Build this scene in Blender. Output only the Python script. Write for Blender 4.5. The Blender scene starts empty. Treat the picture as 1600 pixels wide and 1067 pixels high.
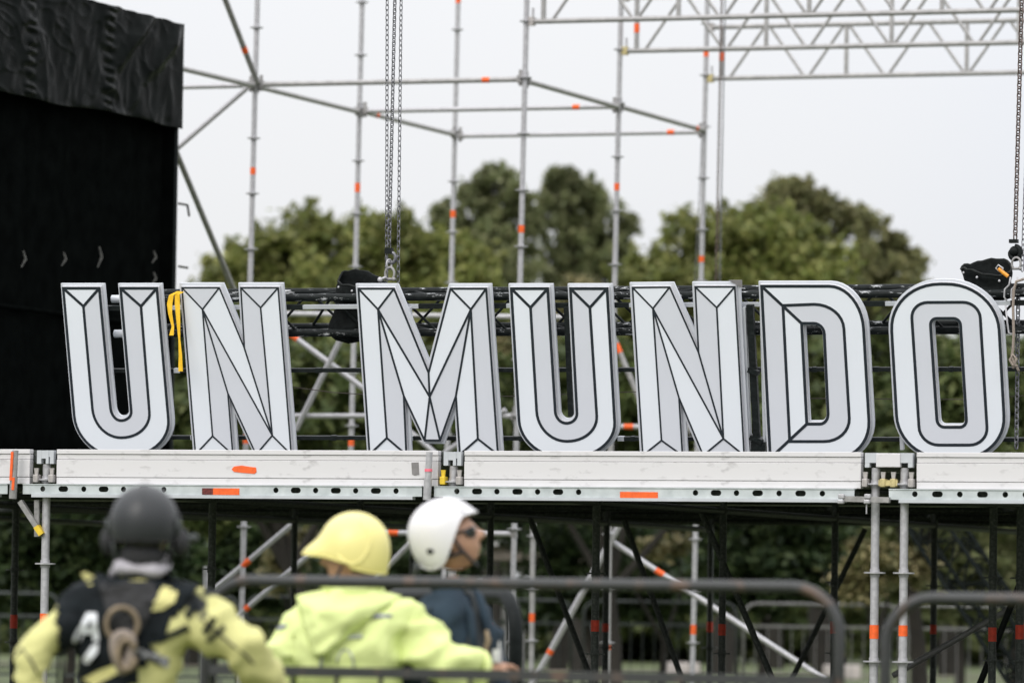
import bpy, bmesh, math, random
import numpy as np
from math import sin, cos, tan, atan, radians, pi, sqrt, hypot, exp
from mathutils import Vector, Matrix, noise
from mathutils.geometry import tessellate_polygon
from mathutils.bvhtree import BVHTree

random.seed(7); rng = np.random.default_rng(7)
S = bpy.context.scene
COL = S.collection

# ------------------------------------------------------------------ camera
YAW, ROLL, FPX, DIST, CAMZ = radians(20), radians(0.8), 9000.0, 33.3, 1.25
PITCH = atan(430.5 / FPX)
F0 = Vector((-sin(YAW), cos(YAW), 0)); R0 = Vector((cos(YAW), sin(YAW), 0)); UP = Vector((0, 0, 1))
FW = F0 * cos(PITCH) + UP * sin(PITCH); U0 = -F0 * sin(PITCH) + UP * cos(PITCH)
CU = U0 * cos(ROLL) - R0 * sin(ROLL); CR = R0 * cos(ROLL) + U0 * sin(ROLL)
CAM = -DIST * F0 + Vector((0, 0, CAMZ))
cd = bpy.data.cameras.new("camera"); cam = bpy.data.objects.new("camera", cd); COL.objects.link(cam)
m = Matrix((CR, CU, -FW)).transposed().to_4x4(); m.translation = CAM; cam.matrix_world = m
cd.sensor_width = 36; cd.lens = FPX / 1600 * 36; cd.clip_start = 0.5; cd.clip_end = 3000
cd.dof.use_dof = True; cd.dof.focus_distance = 34.5; cd.dof.aperture_fstop = 3.2
S.camera = cam

# ------------------------------------------------------------------ world: overcast sky over a pale blue one
W = bpy.data.worlds.new("World"); S.world = W; W.use_nodes = True
nt = W.node_tree; nt.nodes.clear()
SUN_EL, SUN_AZ = radians(38), radians(192)       # azimuth measured clockwise from +Y
sky = nt.nodes.new("ShaderNodeTexSky"); sky.sky_type = 'NISHITA'; sky.sun_disc = False
sky.sun_elevation = SUN_EL; sky.sun_rotation = SUN_AZ; sky.air_density = 1.0; sky.dust_density = 1.5
tc = nt.nodes.new("ShaderNodeTexCoord"); sep = nt.nodes.new("ShaderNodeSeparateXYZ")
nt.links.new(tc.outputs["Generated"], sep.inputs[0])
mx = nt.nodes.new("ShaderNodeMath"); mx.operation = 'MAXIMUM'; mx.inputs[1].default_value = 0
nt.links.new(sep.outputs["Z"], mx.inputs[0])
ma = nt.nodes.new("ShaderNodeMath"); ma.operation = 'MULTIPLY_ADD'; ma.inputs[1].default_value = 2.0; ma.inputs[2].default_value = 1.0
nt.links.new(mx.outputs[0], ma.inputs[0])
nz = nt.nodes.new("ShaderNodeTexNoise"); nz.inputs["Scale"].default_value = 5.0; nz.inputs["Detail"].default_value = 2
nt.links.new(tc.outputs["Generated"], nz.inputs["Vector"])
cr = nt.nodes.new("ShaderNodeValToRGB")
cr.color_ramp.elements[0].position = .3; cr.color_ramp.elements[0].color = (.795, .81, .855, 1)
cr.color_ramp.elements[1].position = .75; cr.color_ramp.elements[1].color = (.87, .865, .868, 1)
nt.links.new(nz.outputs["Fac"], cr.inputs[0])
sc = nt.nodes.new("ShaderNodeVectorMath"); sc.operation = 'SCALE'
ml = nt.nodes.new("ShaderNodeMath"); ml.operation = 'MULTIPLY'; ml.inputs[1].default_value = 9.4
nt.links.new(ma.outputs[0], ml.inputs[0]); nt.links.new(cr.outputs[0], sc.inputs[0]); nt.links.new(ml.outputs[0], sc.inputs["Scale"])
mix = nt.nodes.new("ShaderNodeMix"); mix.data_type = 'RGBA'; mix.inputs["Factor"].default_value = .93
nt.links.new(sky.outputs[0], mix.inputs["A"]); nt.links.new(sc.outputs[0], mix.inputs["B"])
bg = nt.nodes.new("ShaderNodeBackground"); bg.inputs["Strength"].default_value = 0.1
nt.links.new(mix.outputs["Result"], bg.inputs["Color"])
wo = nt.nodes.new("ShaderNodeOutputWorld"); nt.links.new(bg.outputs[0], wo.inputs[0])
sl = bpy.data.lights.new("sun", 'SUN'); sl.energy = 1.4; sl.angle = radians(35); sl.color = (1, .96, .9)
so = bpy.data.objects.new("sun", sl); COL.objects.link(so)
sd = Vector((sin(SUN_AZ) * cos(SUN_EL), cos(SUN_AZ) * cos(SUN_EL), sin(SUN_EL)))
so.rotation_euler = sd.to_track_quat('Z', 'Y').to_euler()
S.view_settings.view_transform = 'Standard'; S.view_settings.look = 'None'
S.view_settings.exposure = 0; S.view_settings.gamma = 1; S.view_settings.use_curve_mapping = False
S.render.engine = 'CYCLES'; S.render.resolution_x = 1024; S.render.resolution_y = 682
S.cycles.max_bounces = 6; S.cycles.transparent_max_bounces = 6

# ------------------------------------------------------------------ geometry helpers
def ray(px, py): return FW + CR * ((px - 800) / FPX) - CU * ((py - 533.5) / FPX)
def atY(px, py, Y): d = ray(px, py); return CAM + d * ((Y - CAM.y) / d.y)
def atX(px, py, X): d = ray(px, py); return CAM + d * ((X - CAM.x) / d.x)
def atD(px, py, D): d = ray(px, py); return CAM + d * (D / d.dot(F0))      # plane square to the view at distance D

WL = {}
def link(name, me, parent=None, loc=None):
    o = bpy.data.objects.new(name, me); COL.objects.link(o)
    if loc is not None: o.location = loc
    WL[o] = Vector(loc) if loc is not None else Vector((0, 0, 0))
    if parent is not None:
        o.parent = parent; o.matrix_parent_inverse = Matrix.Translation(-WL[parent])
    return o
def tag(o, label=None, cat=None, group=None, kind=None):
    if label: o["label"] = label
    if cat: o["category"] = cat
    if group: o["group"] = group
    if kind: o["kind"] = kind
    return o
def thing(name, label, cat, loc, group=None):
    return tag(link(name, None, None, loc), label, cat, group)

class MB:
    def __init__(s): s.v = []; s.f = []; s.mi = []; s.cur = 0
    def add(s, vs, fs):
        b = len(s.v); s.v += [tuple(v) for v in vs]
        for f in fs: s.f.append(tuple(b + i for i in f)); s.mi.append(s.cur)
        return s
    def box(s, c, size, M=None):
        x, y, z = size[0] / 2, size[1] / 2, size[2] / 2
        vs = [Vector((i, j, k)) for i in (-x, x) for j in (-y, y) for k in (-z, z)]
        if M: vs = [M @ v for v in vs]
        c = Vector(c)
        return s.add([v + c for v in vs], [(0, 1, 3, 2), (4, 6, 7, 5), (0, 4, 5, 1), (2, 3, 7, 6), (0, 2, 6, 4), (1, 5, 7, 3)])
    def bb(s, a, b):
        a = Vector(a); b = Vector(b)
        return s.box((a + b) / 2, (abs(b.x - a.x), abs(b.y - a.y), abs(b.z - a.z)))
    def bar(s, p, q, w, h, upv=UP):                 # rectangular bar from p to q
        p = Vector(p); q = Vector(q); d = (q - p).normalized()
        sx = d.cross(upv)
        if sx.length < 1e-4: sx = d.cross(Vector((0, 1, 0)))
        sx.normalize(); sy = sx.cross(d)
        vs = []
        for e in (p, q):
            for i, j in ((-1, -1), (1, -1), (1, 1), (-1, 1)): vs.append(e + sx * i * w / 2 + sy * j * h / 2)
        return s.add(vs, [(3, 2, 1, 0), (4, 5, 6, 7), (0, 1, 5, 4), (1, 2, 6, 5), (2, 3, 7, 6), (3, 0, 4, 7)])
    def tube(s, pts, r, n=10, closed=False, caps=True):
        pts = [Vector(p) for p in pts]; N = len(pts)
        rs = r if isinstance(r, (list, tuple)) else [r] * N
        vs = []; ref = None
        for i, p in enumerate(pts):
            if closed: t = (pts[(i + 1) % N] - pts[i - 1]).normalized()
            else: t = (pts[min(i + 1, N - 1)] - pts[max(i - 1, 0)]).normalized()
            if ref is None:
                ref = t.cross(UP)
                if ref.length < 1e-3: ref = t.cross(Vector((0, 1, 0)))
            ref = (ref - t * ref.dot(t)).normalized(); b = t.cross(ref)
            for k in range(n):
                a = 2 * pi * k / n; vs.append(p + (ref * cos(a) + b * sin(a)) * rs[i])
        fs = []
        for i in range(N if closed else N - 1):
            j = (i + 1) % N
            for k in range(n): fs.append((i * n + k, i * n + (k + 1) % n, j * n + (k + 1) % n, j * n + k))
        if caps and not closed: fs += [tuple(range(n - 1, -1, -1)), tuple((N - 1) * n + k for k in range(n))]
        return s.add(vs, fs)
    def prism(s, loops, o, U, V, Nn, w0, w1):      # polygon with holes (2D loops) extruded along Nn from w0 to w1
        o = Vector(o); flat = [p for l in loops for p in l]
        tris = tessellate_polygon([[Vector((p[0], p[1], 0)) for p in l] for l in loops])
        n = len(flat); P = lambda p, w: o + U * p[0] + V * p[1] + Nn * w
        vs = [P(p, w1) for p in flat] + [P(p, w0) for p in flat]; fs = []
        up = U.cross(V).dot(Nn) > 0
        for t in tris:
            a, b, c = [flat[i] for i in t]
            ccw = (b[0] - a[0]) * (c[1] - a[1]) - (b[1] - a[1]) * (c[0] - a[0]) > 0
            t = tuple(t) if ccw == up else tuple(reversed(t))
            fs.append(t); fs.append(tuple(i + n for i in reversed(t)))
        st = 0
        for li, l in enumerate(loops):
            k = len(l)
            for i in range(k):
                a, b = st + i, st + (i + 1) % k; fs.append((a, b, b + n, a + n))
            st += k
        return s.add(vs, fs)
    def ball(s, c, r, n=12, mrings=8):
        c = Vector(c); r = r if hasattr(r, '__len__') else (r, r, r); vs = []; fs = []
        for i in range(mrings + 1):
            th = pi * i / mrings
            for k in range(n):
                a = 2 * pi * k / n; vs.append(c + Vector((r[0] * sin(th) * cos(a), r[1] * sin(th) * sin(a), r[2] * cos(th))))
        for i in range(mrings):
            for k in range(n):
                a, b = i * n + k, i * n + (k + 1) % n
                fs.append((a, a + n, b + n, b))
        return s.add(vs, fs)
    def mesh(s, name, mats, smooth=False, center=None):
        me = bpy.data.meshes.new(name)
        c = center if center is not None else Vector((0, 0, 0))
        me.from_pydata([(v[0] - c[0], v[1] - c[1], v[2] - c[2]) for v in s.v], [], s.f)
        for mm in (mats if isinstance(mats, (list, tuple)) else [mats]): me.materials.append(mm)
        if any(s.mi): me.polygons.foreach_set("material_index", s.mi)
        bm = bmesh.new(); bm.from_mesh(me); bmesh.ops.recalc_face_normals(bm, faces=bm.faces); bm.to_mesh(me); bm.free()
        if smooth:
            me.polygons.foreach_set("use_smooth", [True] * len(me.polygons))
            if smooth != 'all':
                try: me.set_sharp_from_angle(angle=radians(40))
                except Exception: pass
        me.update(); return me
    def build(s, name, mats, parent=None, smooth=True, raw=False):
        if raw:                                     # coordinates already local to a rotated parent
            o = bpy.data.objects.new(name, s.mesh(name, mats, smooth)); COL.objects.link(o); o.parent = parent
            WL[o] = Vector((0, 0, 0)); return o
        a = np.array(s.v); c = Vector((a.min(0) + a.max(0)) / 2)
        return link(name, s.mesh(name, mats, smooth, c), parent, c)

def inst(name, me, parent, loc, rot=None, raw=False):
    if raw:
        o = bpy.data.objects.new(name, me); COL.objects.link(o); o.parent = parent; o.location = loc
    else: o = link(name, me, parent, loc)
    if rot: o.rotation_euler = rot
    return o

# ------------------------------------------------------------------ materials
def mat(name, col, rough=.6, metal=0, var=.15, scale=20, bump=0, bscale=60, col2=None, spec=.5, detail=4, stretch=None, thresh=None):
    M = bpy.data.materials.new(name); M.use_nodes = True; t = M.node_tree; b = t.nodes["Principled BSDF"]
    b.inputs["Roughness"].default_value = rough; b.inputs["Metallic"].default_value = metal
    b.inputs["Specular IOR Level"].default_value = spec
    g = t.nodes.new("ShaderNodeTexCoord"); n = t.nodes.new("ShaderNodeTexNoise")
    n.inputs["Scale"].default_value = scale; n.inputs["Detail"].default_value = detail
    src = g.outputs["Object"]
    if stretch:
        mp = t.nodes.new("ShaderNodeMapping"); mp.inputs["Scale"].default_value = stretch
        t.links.new(src, mp.inputs["Vector"]); src = mp.outputs[0]
    t.links.new(src, n.inputs["Vector"])
    r = t.nodes.new("ShaderNodeValToRGB"); t.links.new(n.outputs["Fac"], r.inputs[0])
    lo, hi = thresh or (.3, .7)
    r.color_ramp.elements[0].position = lo; r.color_ramp.elements[1].position = hi
    c2 = col2 or tuple(min(1, c * (1 + var)) for c in col); c1 = col if col2 else tuple(c * (1 - var) for c in col)
    r.color_ramp.elements[0].color = (*c1, 1); r.color_ramp.elements[1].color = (*c2, 1)
    t.links.new(r.outputs[0], b.inputs["Base Color"])
    if bump:
        n2 = t.nodes.new("ShaderNodeTexNoise"); n2.inputs["Scale"].default_value = bscale; n2.inputs["Detail"].default_value = 5
        t.links.new(src, n2.inputs["Vector"])
        bp = t.nodes.new("ShaderNodeBump"); bp.inputs["Strength"].default_value = bump; bp.inputs["Distance"].default_value = .01
        t.links.new(n2.outputs["Fac"], bp.inputs["Height"]); t.links.new(bp.outputs[0], b.inputs["Normal"])
    return M
def leafmat(name, c1, c2, c3):
    M = bpy.data.materials.new(name); M.use_nodes = True; t = M.node_tree; b = t.nodes["Principled BSDF"]
    b.inputs["Roughness"].default_value = .55; b.inputs["Specular IOR Level"].default_value = .35
    g = t.nodes.new("ShaderNodeNewGeometry"); r = t.nodes.new("ShaderNodeValToRGB")
    t.links.new(g.outputs["Random Per Island"], r.inputs[0])
    r.color_ramp.elements[0].color = (*c1, 1); r.color_ramp.elements[1].color = (*c3, 1)
    e = r.color_ramp.elements.new(.55); e.color = (*c2, 1)
    n = t.nodes.new("ShaderNodeTexNoise"); n.inputs["Scale"].default_value = .7
    tcn = t.nodes.new("ShaderNodeTexCoord"); t.links.new(tcn.outputs["Object"], n.inputs["Vector"])
    mr = t.nodes.new("ShaderNodeMapRange"); mr.inputs["To Min"].default_value = .65; mr.inputs["To Max"].default_value = 1.35
    mr.inputs["From Min"].default_value = .3; mr.inputs["From Max"].default_value = .7
    t.links.new(n.outputs["Fac"], mr.inputs["Value"])
    v = t.nodes.new("ShaderNodeVectorMath"); v.operation = 'SCALE'
    t.links.new(r.outputs[0], v.inputs[0]); t.links.new(mr.outputs[0], v.inputs["Scale"])
    t.links.new(v.outputs[0], b.inputs["Base Color"])
    tr = t.nodes.new("ShaderNodeBsdfTranslucent"); t.links.new(v.outputs[0], tr.inputs["Color"])
    ms = t.nodes.new("ShaderNodeMixShader"); ms.inputs[0].default_value = .42
    t.links.new(b.outputs[0], ms.inputs[1]); t.links.new(tr.outputs[0], ms.inputs[2])
    t.links.new(ms.outputs[0], t.nodes["Material Output"].inputs[0])
    return M

GALV = mat("galvanised_steel", (.36, .355, .37), .45, .3, col2=(.5, .495, .51), scale=35, bump=.15, bscale=80)
GALVD = mat("weathered_steel", (.22, .215, .21), .5, .3, col2=(.36, .35, .345), scale=25, bump=.15)
DARKST = mat("shaded_weathered_steel", (.035, .042, .038), .55, .2, col2=(.09, .1, .09), scale=60, thresh=(.45, .7))  # steel colour darkened to stand in for the shade under the deck
GIRD = mat("grey_girder_steel", (.3, .295, .29), .5, .3, col2=(.42, .41, .405), scale=14)
ORANGE = mat("orange_tape", (.85, .12, .015), .6, 0, .15, scale=40)
REDOR = mat("faded_red_tape", (.62, .05, .02), .6, 0, .2, scale=40)
ALU = mat("white_worn_aluminium", (.42, .405, .41), .55, .05, col2=(.66, .645, .655), scale=5, stretch=(2.5, 4, 5), thresh=(.20, .42), bump=.04, bscale=30, detail=12)
ALU2 = mat("clean_aluminium", (.52, .54, .57), .45, .2, .08, scale=8)
CHAN = mat("galvanised_channel", (.44, .48, .49), .45, .2, col2=(.60, .64, .65), scale=14, detail=6)
BLACKM = mat("black_painted_steel", (.006, .008, .008), .5, 0, col2=(.013, .016, .016), scale=30, spec=.12)
def scuffed():
    M = mat("scuffed_black_truss", (.006, .008, .008), .5, 0, col2=(.013, .016, .016), scale=30, spec=.12)
    t = M.node_tree; b = t.nodes["Principled BSDF"]; ramp = b.inputs["Base Color"].links[0].from_node
    n = t.nodes.new("ShaderNodeTexNoise"); n.inputs["Scale"].default_value = 14; n.inputs["Detail"].default_value = 8; n.inputs["Roughness"].default_value = .7
    g = t.nodes.new("ShaderNodeTexCoord"); mp = t.nodes.new("ShaderNodeMapping"); mp.inputs["Scale"].default_value = (.7, 4, 3)
    t.links.new(g.outputs["Object"], mp.inputs[0]); t.links.new(mp.outputs[0], n.inputs["Vector"])
    r = t.nodes.new("ShaderNodeValToRGB"); r.color_ramp.elements[0].position = .585; r.color_ramp.elements[1].position = .61
    t.links.new(n.outputs["Fac"], r.inputs[0])
    mxn = t.nodes.new("ShaderNodeMix"); mxn.data_type = 'RGBA'; mxn.inputs["B"].default_value = (.5, .51, .52, 1)
    t.links.new(r.outputs[0], mxn.inputs["Factor"]); t.links.new(ramp.outputs[0], mxn.inputs["A"])
    t.links.new(mxn.outputs["Result"], b.inputs["Base Color"])
    return M
SCUFF = scuffed()
TARP = mat("black_glossy_tarpaulin", (.006, .0075, .007), .2, 0, .3, scale=5, bump=.06, bscale=22, spec=.015)
CURT = mat("black_cloth", (.0035, .0042, .004), 1.0, 0, .3, scale=6, spec=0)
PWHITE = mat("white_sign_panel", (.815, .85, .905), .42, 0, .015, scale=3)
PGREY = mat("pale_grey_sign_panel", (.685, .705, .76), .42, 0, .02, scale=3)
PLATE = mat("grey_sign_backing", (.58, .60, .64), .5, 0, .03, scale=4)
EDGE = mat("sign_board_edge", (.62, .62, .65), .6, 0, .08, scale=20)
INK = mat("black_outline_tape", (.012, .018, .026), .4, 0, .2, scale=30)
TAPEB = mat("black_gaffer_tape", (.007, .010, .010), .5, 0, .4, scale=25, bump=.6, bscale=40, spec=.25)
YSTRAP = mat("yellow_webbing", (.85, .5, .012), .7, 0, .1, scale=60)
CHAINM = mat("steel_chain", (.17, .17, .185), .4, .5, .3, scale=60)
RUSTCH = mat("rusty_chain", (.14, .105, .095), .6, .4, .3, scale=80)
CANVAS = mat("black_canvas", (.006, .0075, .0075), .8, 0, .5, scale=30, bump=.5, bscale=25, spec=.12)
ROPE = mat("tan_rope", (.30, .25, .21), .85, 0, .2, scale=150, bump=.6, bscale=200)
BARR = mat("dark_barrier_steel", (.045, .047, .047), .5, .3, col2=(.12, .08, .06), scale=9, detail=8, thresh=(.55, .7), bump=.2, bscale=40)
BARRF = mat("galvanised_barrier", (.055, .062, .06), .5, .3, .2, scale=10)
WOODY = mat("wood_brown_bark", (.02, .017, .013), .9, 0, .3, scale=3, bump=.8, bscale=12)
PINK = mat("pink_tape", (.8, .16, .22), .6)
YPAINT = mat("yellow_paint", (.72, .5, .03), .5, 0, .15)
CONC = mat("pale_concrete", (.42, .38, .36), .85, 0, .15, scale=4)
GREYT = mat("grey_tape", (.2, .19, .19), .5, 0, .2)

# ------------------------------------------------------------------ ground
def ground_mat():
    M = mat("grass_ground", (.045, .065, .02), .9, 0, col2=(.10, .12, .045), scale=.35, bump=.8, bscale=20, detail=10)
    return M
gm = MB(); NG = 40
xs = np.linspace(-900, 900, NG + 1); ys = np.concatenate([np.linspace(-60, 240, 31), np.linspace(260, 1500, 12)])
for y in ys:
    for x in xs:
        d = (Vector((x, y, 0)) - Vector((CAM.x, CAM.y, 0))).dot(F0)
        gm.v.append((x, y, .14 * min(1, max(0, (d - 58) / 25)) + .02 * noise.noise((x * .05, y * .05, 0)) * min(1, max(0, (d - 90) / 20))))
for j in range(len(ys) - 1):
    for i in range(NG):
        a = j * (NG + 1) + i; gm.f.append((a, a + 1, a + NG + 2, a + NG + 1)); gm.mi.append(0)
g = gm.build("ground", ground_mat(), None, True); tag(g, "short green grass field running back to the trees", "grass", None, "structure")

# ------------------------------------------------------------------ stage platform
ZT = 2.21; BAY = 2.57; N1X, N2X, N3X, N3B = -2.95, -0.36, 2.19, 2.36
stage = thing("stage_platform", "scaffold stage with white edge boards and perforated channels carrying the letters", "stage", (0, 6.5, 0))
def disc_mesh(name, R, h, rin, matl, holes=True):
    mb = MB(); n = 16
    outer = []
    for k in range(n):
        a = 2 * pi * k / n; rr = R * (0.92 if holes and k % 4 == 2 else 1); outer.append((rr * cos(a), rr * sin(a)))
    mb.prism([outer], (0, 0, 0), Vector((1, 0, 0)), Vector((0, 1, 0)), UP, -h / 2, h / 2)
    mb.tube([(0, 0, -.022), (0, 0, .022)], rin, 12)
    return mb.mesh(name, matl, True)
ROS = disc_mesh("rosette", .061, .009, .0285, GALV); ROSD = disc_mesh("rosette_dark", .061, .009, .0285, DARKST)
def band_mesh(name, matl, r=.0262, h=.085):
    return MB().tube([(0, 0, -h / 2), (0, 0, h / 2)], r, 14, caps=False).mesh(name, matl, True)
BANDO = band_mesh("tape_band", ORANGE); BANDR = band_mesh("tape_band_red", REDOR)
def standard(parent, X, Y, z0, z1, matl, ros, rosz, bands=(), r=.0242, bx=0, bandmesh=None, name="standard"):
    """vertical tube with its rosettes and tape as sub-parts; bx shifts the foot sideways (slight lean)"""
    p = lambda z: (X + bx * (z1 - z) / max(.1, z1 - z0), Y, z)
    o = MB().tube([p(z0), p(z1)], r, 14).build(name, matl, parent)
    for z in rosz:
        if z0 < z < z1: inst("rosette", ros, o, p(z), (0, 0, 0))
    for z in bands: inst("tape_band", bandmesh or BANDO, o, p(z + random.uniform(-.03, .03))).scale = (1, 1, random.uniform(.7, 1.1))
    return o
rz = [.53, 1.03, 1.53, 2.03]
# front edge: bays between the nodes, with the gaps at the nodes left open
def fx(px, py=760): return atY(px, py, 0).x
segs = [(fx(-240), fx(46)), (fx(88), fx(684)), (fx(725), fx(1345)), (fx(1432), fx(1760))]
for i, (a, b) in enumerate(segs):
    nm = []
    for (nmn, z0, z1, y0, dx) in (("top_rail", -.027, 0, -.004, 0), ("upper_board", -.059, -.029, .004, 0),
                                  ("main_board", -.1645, -.061, -.002, 0), ("lower_board", -.206, -.1675, 0, 0)):
        mb = MB(); mb.bb((a, y0, ZT + z0), (b, .05, ZT + z1)); o = mb.build(nmn, ALU, stage, False)
        md = o.modifiers.new("bevel", 'BEVEL'); md.width = .0025; md.segments = 2
    MB().bb((a + .001, .012, ZT - .205), (b - .001, .046, ZT - .002)).build("core_board", DARKST, stage, False)
def arc(cx, cz, r, a0, a1, n): return [(cx + r * cos(a0 + (a1 - a0) * k / n), cz + r * sin(a0 + (a1 - a0) * k / n)) for k in range(n + 1)]
chans = [([], -240, 16), ([("r", 71), ("s", 103), ("r", 135), ("s", 166), ("r", 197), ("s", 229), ("r", 260), ("r", 435), ("s", 466), ("r", 497), ("s", 528.5), ("r", 559.5), ("s", 591), ("r", 622.5)], 40, 663),
         ([("r", 717.5), ("s", 749), ("r", 780), ("s", 812), ("r", 843.5), ("s", 875.5), ("r", 907.5), ("r", 1090), ("s", 1122), ("r", 1154), ("s", 1187), ("r", 1220.5), ("s", 1254), ("r", 1288)], 682, 1338),
         ([("r", 1432.5), ("s", 1467.6), ("r", 1502.7), ("s", 1538), ("r", 1573.6), ("s", 1609)], 1392, 1760)]
for hl, a, b in chans:
    xa, xb = fx(a), fx(b); zt, zb = ZT - .212, ZT - .268
    loops = [[(xa, zb), (xb, zb), (xb, zt), (xa, zt)]]
    zc = (zt + zb) / 2 + .004
    for k, px in hl:
        x = fx(px)
        if k == "r": loops.append(arc(x, zc, .0165, 0, 2 * pi * 15 / 16, 15))
        else: loops.append(arc(x + .015, zc, .0165, -pi / 2, pi / 2, 8) + arc(x - .015, zc, .0165, pi / 2, 3 * pi / 2, 8))
    mb = MB(); mb.prism(loops, (0, 0, 0), Vector((1, 0, 0)), UP, Vector((0, -1, 0)), .034, .038)
    mb.bb((xa, -.044, zt), (xb, .0, zt + .005))
    ch = mb.build("perforated_channel", CHAN, stage, False)
    MB().bb((xa + .06, -.048, zb - .018), (xb - .055, .0, zb - .0005)).build("lower_flange", ALU2, ch, False)
    MB().bb((xa, .056, zb), (xb, .06, zt)).build("rear_web", DARKST, ch, False)
def decal(name, poly, Y, matl, parent, th=.003):
    P = [atY(x, y, Y) for x, y in poly]
    MB().prism([[(p.x, p.z) for p in P]], (0, Y, 0), Vector((1, 0, 0)), UP, Vector((0, -1, 0)), 0, th).build(name, matl, parent, False)
decal("orange_label", [(333, 762.5), (374, 762.8), (374, 773), (333, 772.6)], -.0385, ORANGE, stage)
decal("label_print", [(316, 762.4), (332.6, 762.5), (332.6, 772.6), (316, 772.4)], -.0385, mat("dark_red_print", (.12, .015, .012), .6, 0, .9, scale=120), stage)
decal("orange_label", [(969, 768), (1028, 768.6), (1028, 778), (969, 777.4)], -.0385, ORANGE, stage)
decal("paint_mark", [(362, 733), (366, 728.5), (378, 727), (390, 729), (400, 730), (401, 737), (398, 740), (380, 738.5), (366, 737)], -.0025, ORANGE, stage)
decal("grey_tape_patch", [(643, 722.5), (654, 722), (655, 741), (648, 742.5), (644, 741)], -.0025, GREYT, stage)
# nodes: post head, rosette, wedge heads and corner brackets
def wedge(parent, X, side, matl, pinmat=None):
    mb = MB(); x0 = X + side * .034; x1 = X + side * .066
    mb.bb((min(x0, x1), -.028, ZT - .197), (max(x0, x1), .03, ZT - .15))
    o = mb.build("wedge_head", matl, parent, False); b = o.modifiers.new("b", 'BEVEL'); b.width = .005; b.segments = 2
    c = (x0 + x1) / 2
    MB().add([(c - .009, -.012, ZT - .152), (c + .009, -.012, ZT - .152), (c + .009, .0, ZT - .152), (c - .009, 0, ZT - .152),
              (c - .0135, -.014, ZT - .112), (c + .0135, -.014, ZT - .112), (c + .0135, .002, ZT - .112), (c - .0135, .002, ZT - .112)],
             [(0, 1, 2, 3), (4, 5, 6, 7), (0, 1, 5, 4), (1, 2, 6, 5), (2, 3, 7, 6), (3, 0, 4, 7)]).build("wedge_pin", pinmat or matl, o, False)
NODES = [(N1X, (-1, 1)), (N2X, (-1, 1)), (N3X, (-1, 1)), (N3B, (-1, 1))]
YPALE = mat("faded_yellow_paint", (.5, .42, .2), .6, 0, .25, scale=30)
BEIGE = mat("cast_steel", (.4, .375, .36), .55, .15, .2, scale=40)
for i, (X, sides) in enumerate(NODES):
    o = standard(stage, X, 0.03, 0, ZT - .088, GALV, ROS, rz, [1.205] if i > 1 else [1.22], name="standard")
    for s in sides:
        if i == 2 and s == 1: wedge(stage, X + .005, 1, YPALE, BEIGE); continue
        if i == 3 and s == -1: wedge(stage, X - .005, -1, YPALE, BEIGE); continue
        wedge(stage, X, s, YPAINT if (i == 1 and s == -1) else BEIGE)
    MB().tube([(X, .03, ZT - .196), (X, .03, ZT - .176), (X, .03, ZT - .168)], [.034, .033, .026], 14).build("collar", GALV, o)
    if i < 2:                                        # slotted corner bracket above the tube
        mb = MB()
        mb.bb((X - .05, -.006, ZT - .086), (X - .022, .03, ZT - .006)); mb.bb((X + .008, -.006, ZT - .086), (X + .026, .03, ZT - .006))
        mb.bb((X - .0215, -.0055, ZT - .055), (X + .0075, .03, ZT - .0065)); mb.bb((X + .034, -.004, ZT - .086), (X + .058, .03, ZT - .006))
        mb.bb((X + .0262, -.003, ZT - .045), (X + .0338, .03, ZT - .007))
        mb.build("corner_bracket", ALU2, stage, False)
mb = MB(); mb.bb((N3X + .012, -.012, ZT - .085), (N3B - .016, .03, ZT - .006)); o = mb.build("cover_plate", ALU, stage, False)
b = o.modifiers.new("b", 'BEVEL'); b.width = .004; b.segments = 2
for s, X in ((-1, N3X), (1, N3B)):
    mb = MB(); xx = sorted((X + s * .055, X - s * (.0115 if s < 0 else .0155)))
    mb.bb((xx[0], -.004, ZT - .06), (xx[1], .03, ZT - .004)); x2 = sorted((X + s * .055, X + s * .028))
    mb.bb((x2[0], -.0035, ZT - .086), (x2[1], .03, ZT - .0605)); mb.build("corner_bracket", ALU2, stage, False)
MB().bb((N3X + .03, -.02, ZT - .19), (N3B - .03, .0, ZT - .158)).build("coupling_plate", YPALE, stage, False)
# loose clamp rail at the double node
cl = MB(); p, q = atY(1318, 779, -.07), atY(1390, 781, -.07)
cl.bar(p, q, .035, .032).build("clamp_rail", GALVD, stage, False)
for px in (1315, 1356):
    c = atY(px, 779, -.085); mb = MB(); mb.box(c + Vector((0, 0, .014)), (.038, .03, .026)); mb.box(c + Vector((-.002, -.004, -.017)), (.036, .034, .024))
    o = mb.build("clamp_jaw", GALV, stage, False); b = o.modifiers.new("b", 'BEVEL'); b.width = .006; b.segments = 2
c = atY(1354, 790, -.085); MB().tube([c + Vector((0, 0, .02)), c - Vector((0, 0, .045))], .0042, 8).build("clamp_bolt", GALV, stage)
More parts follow.
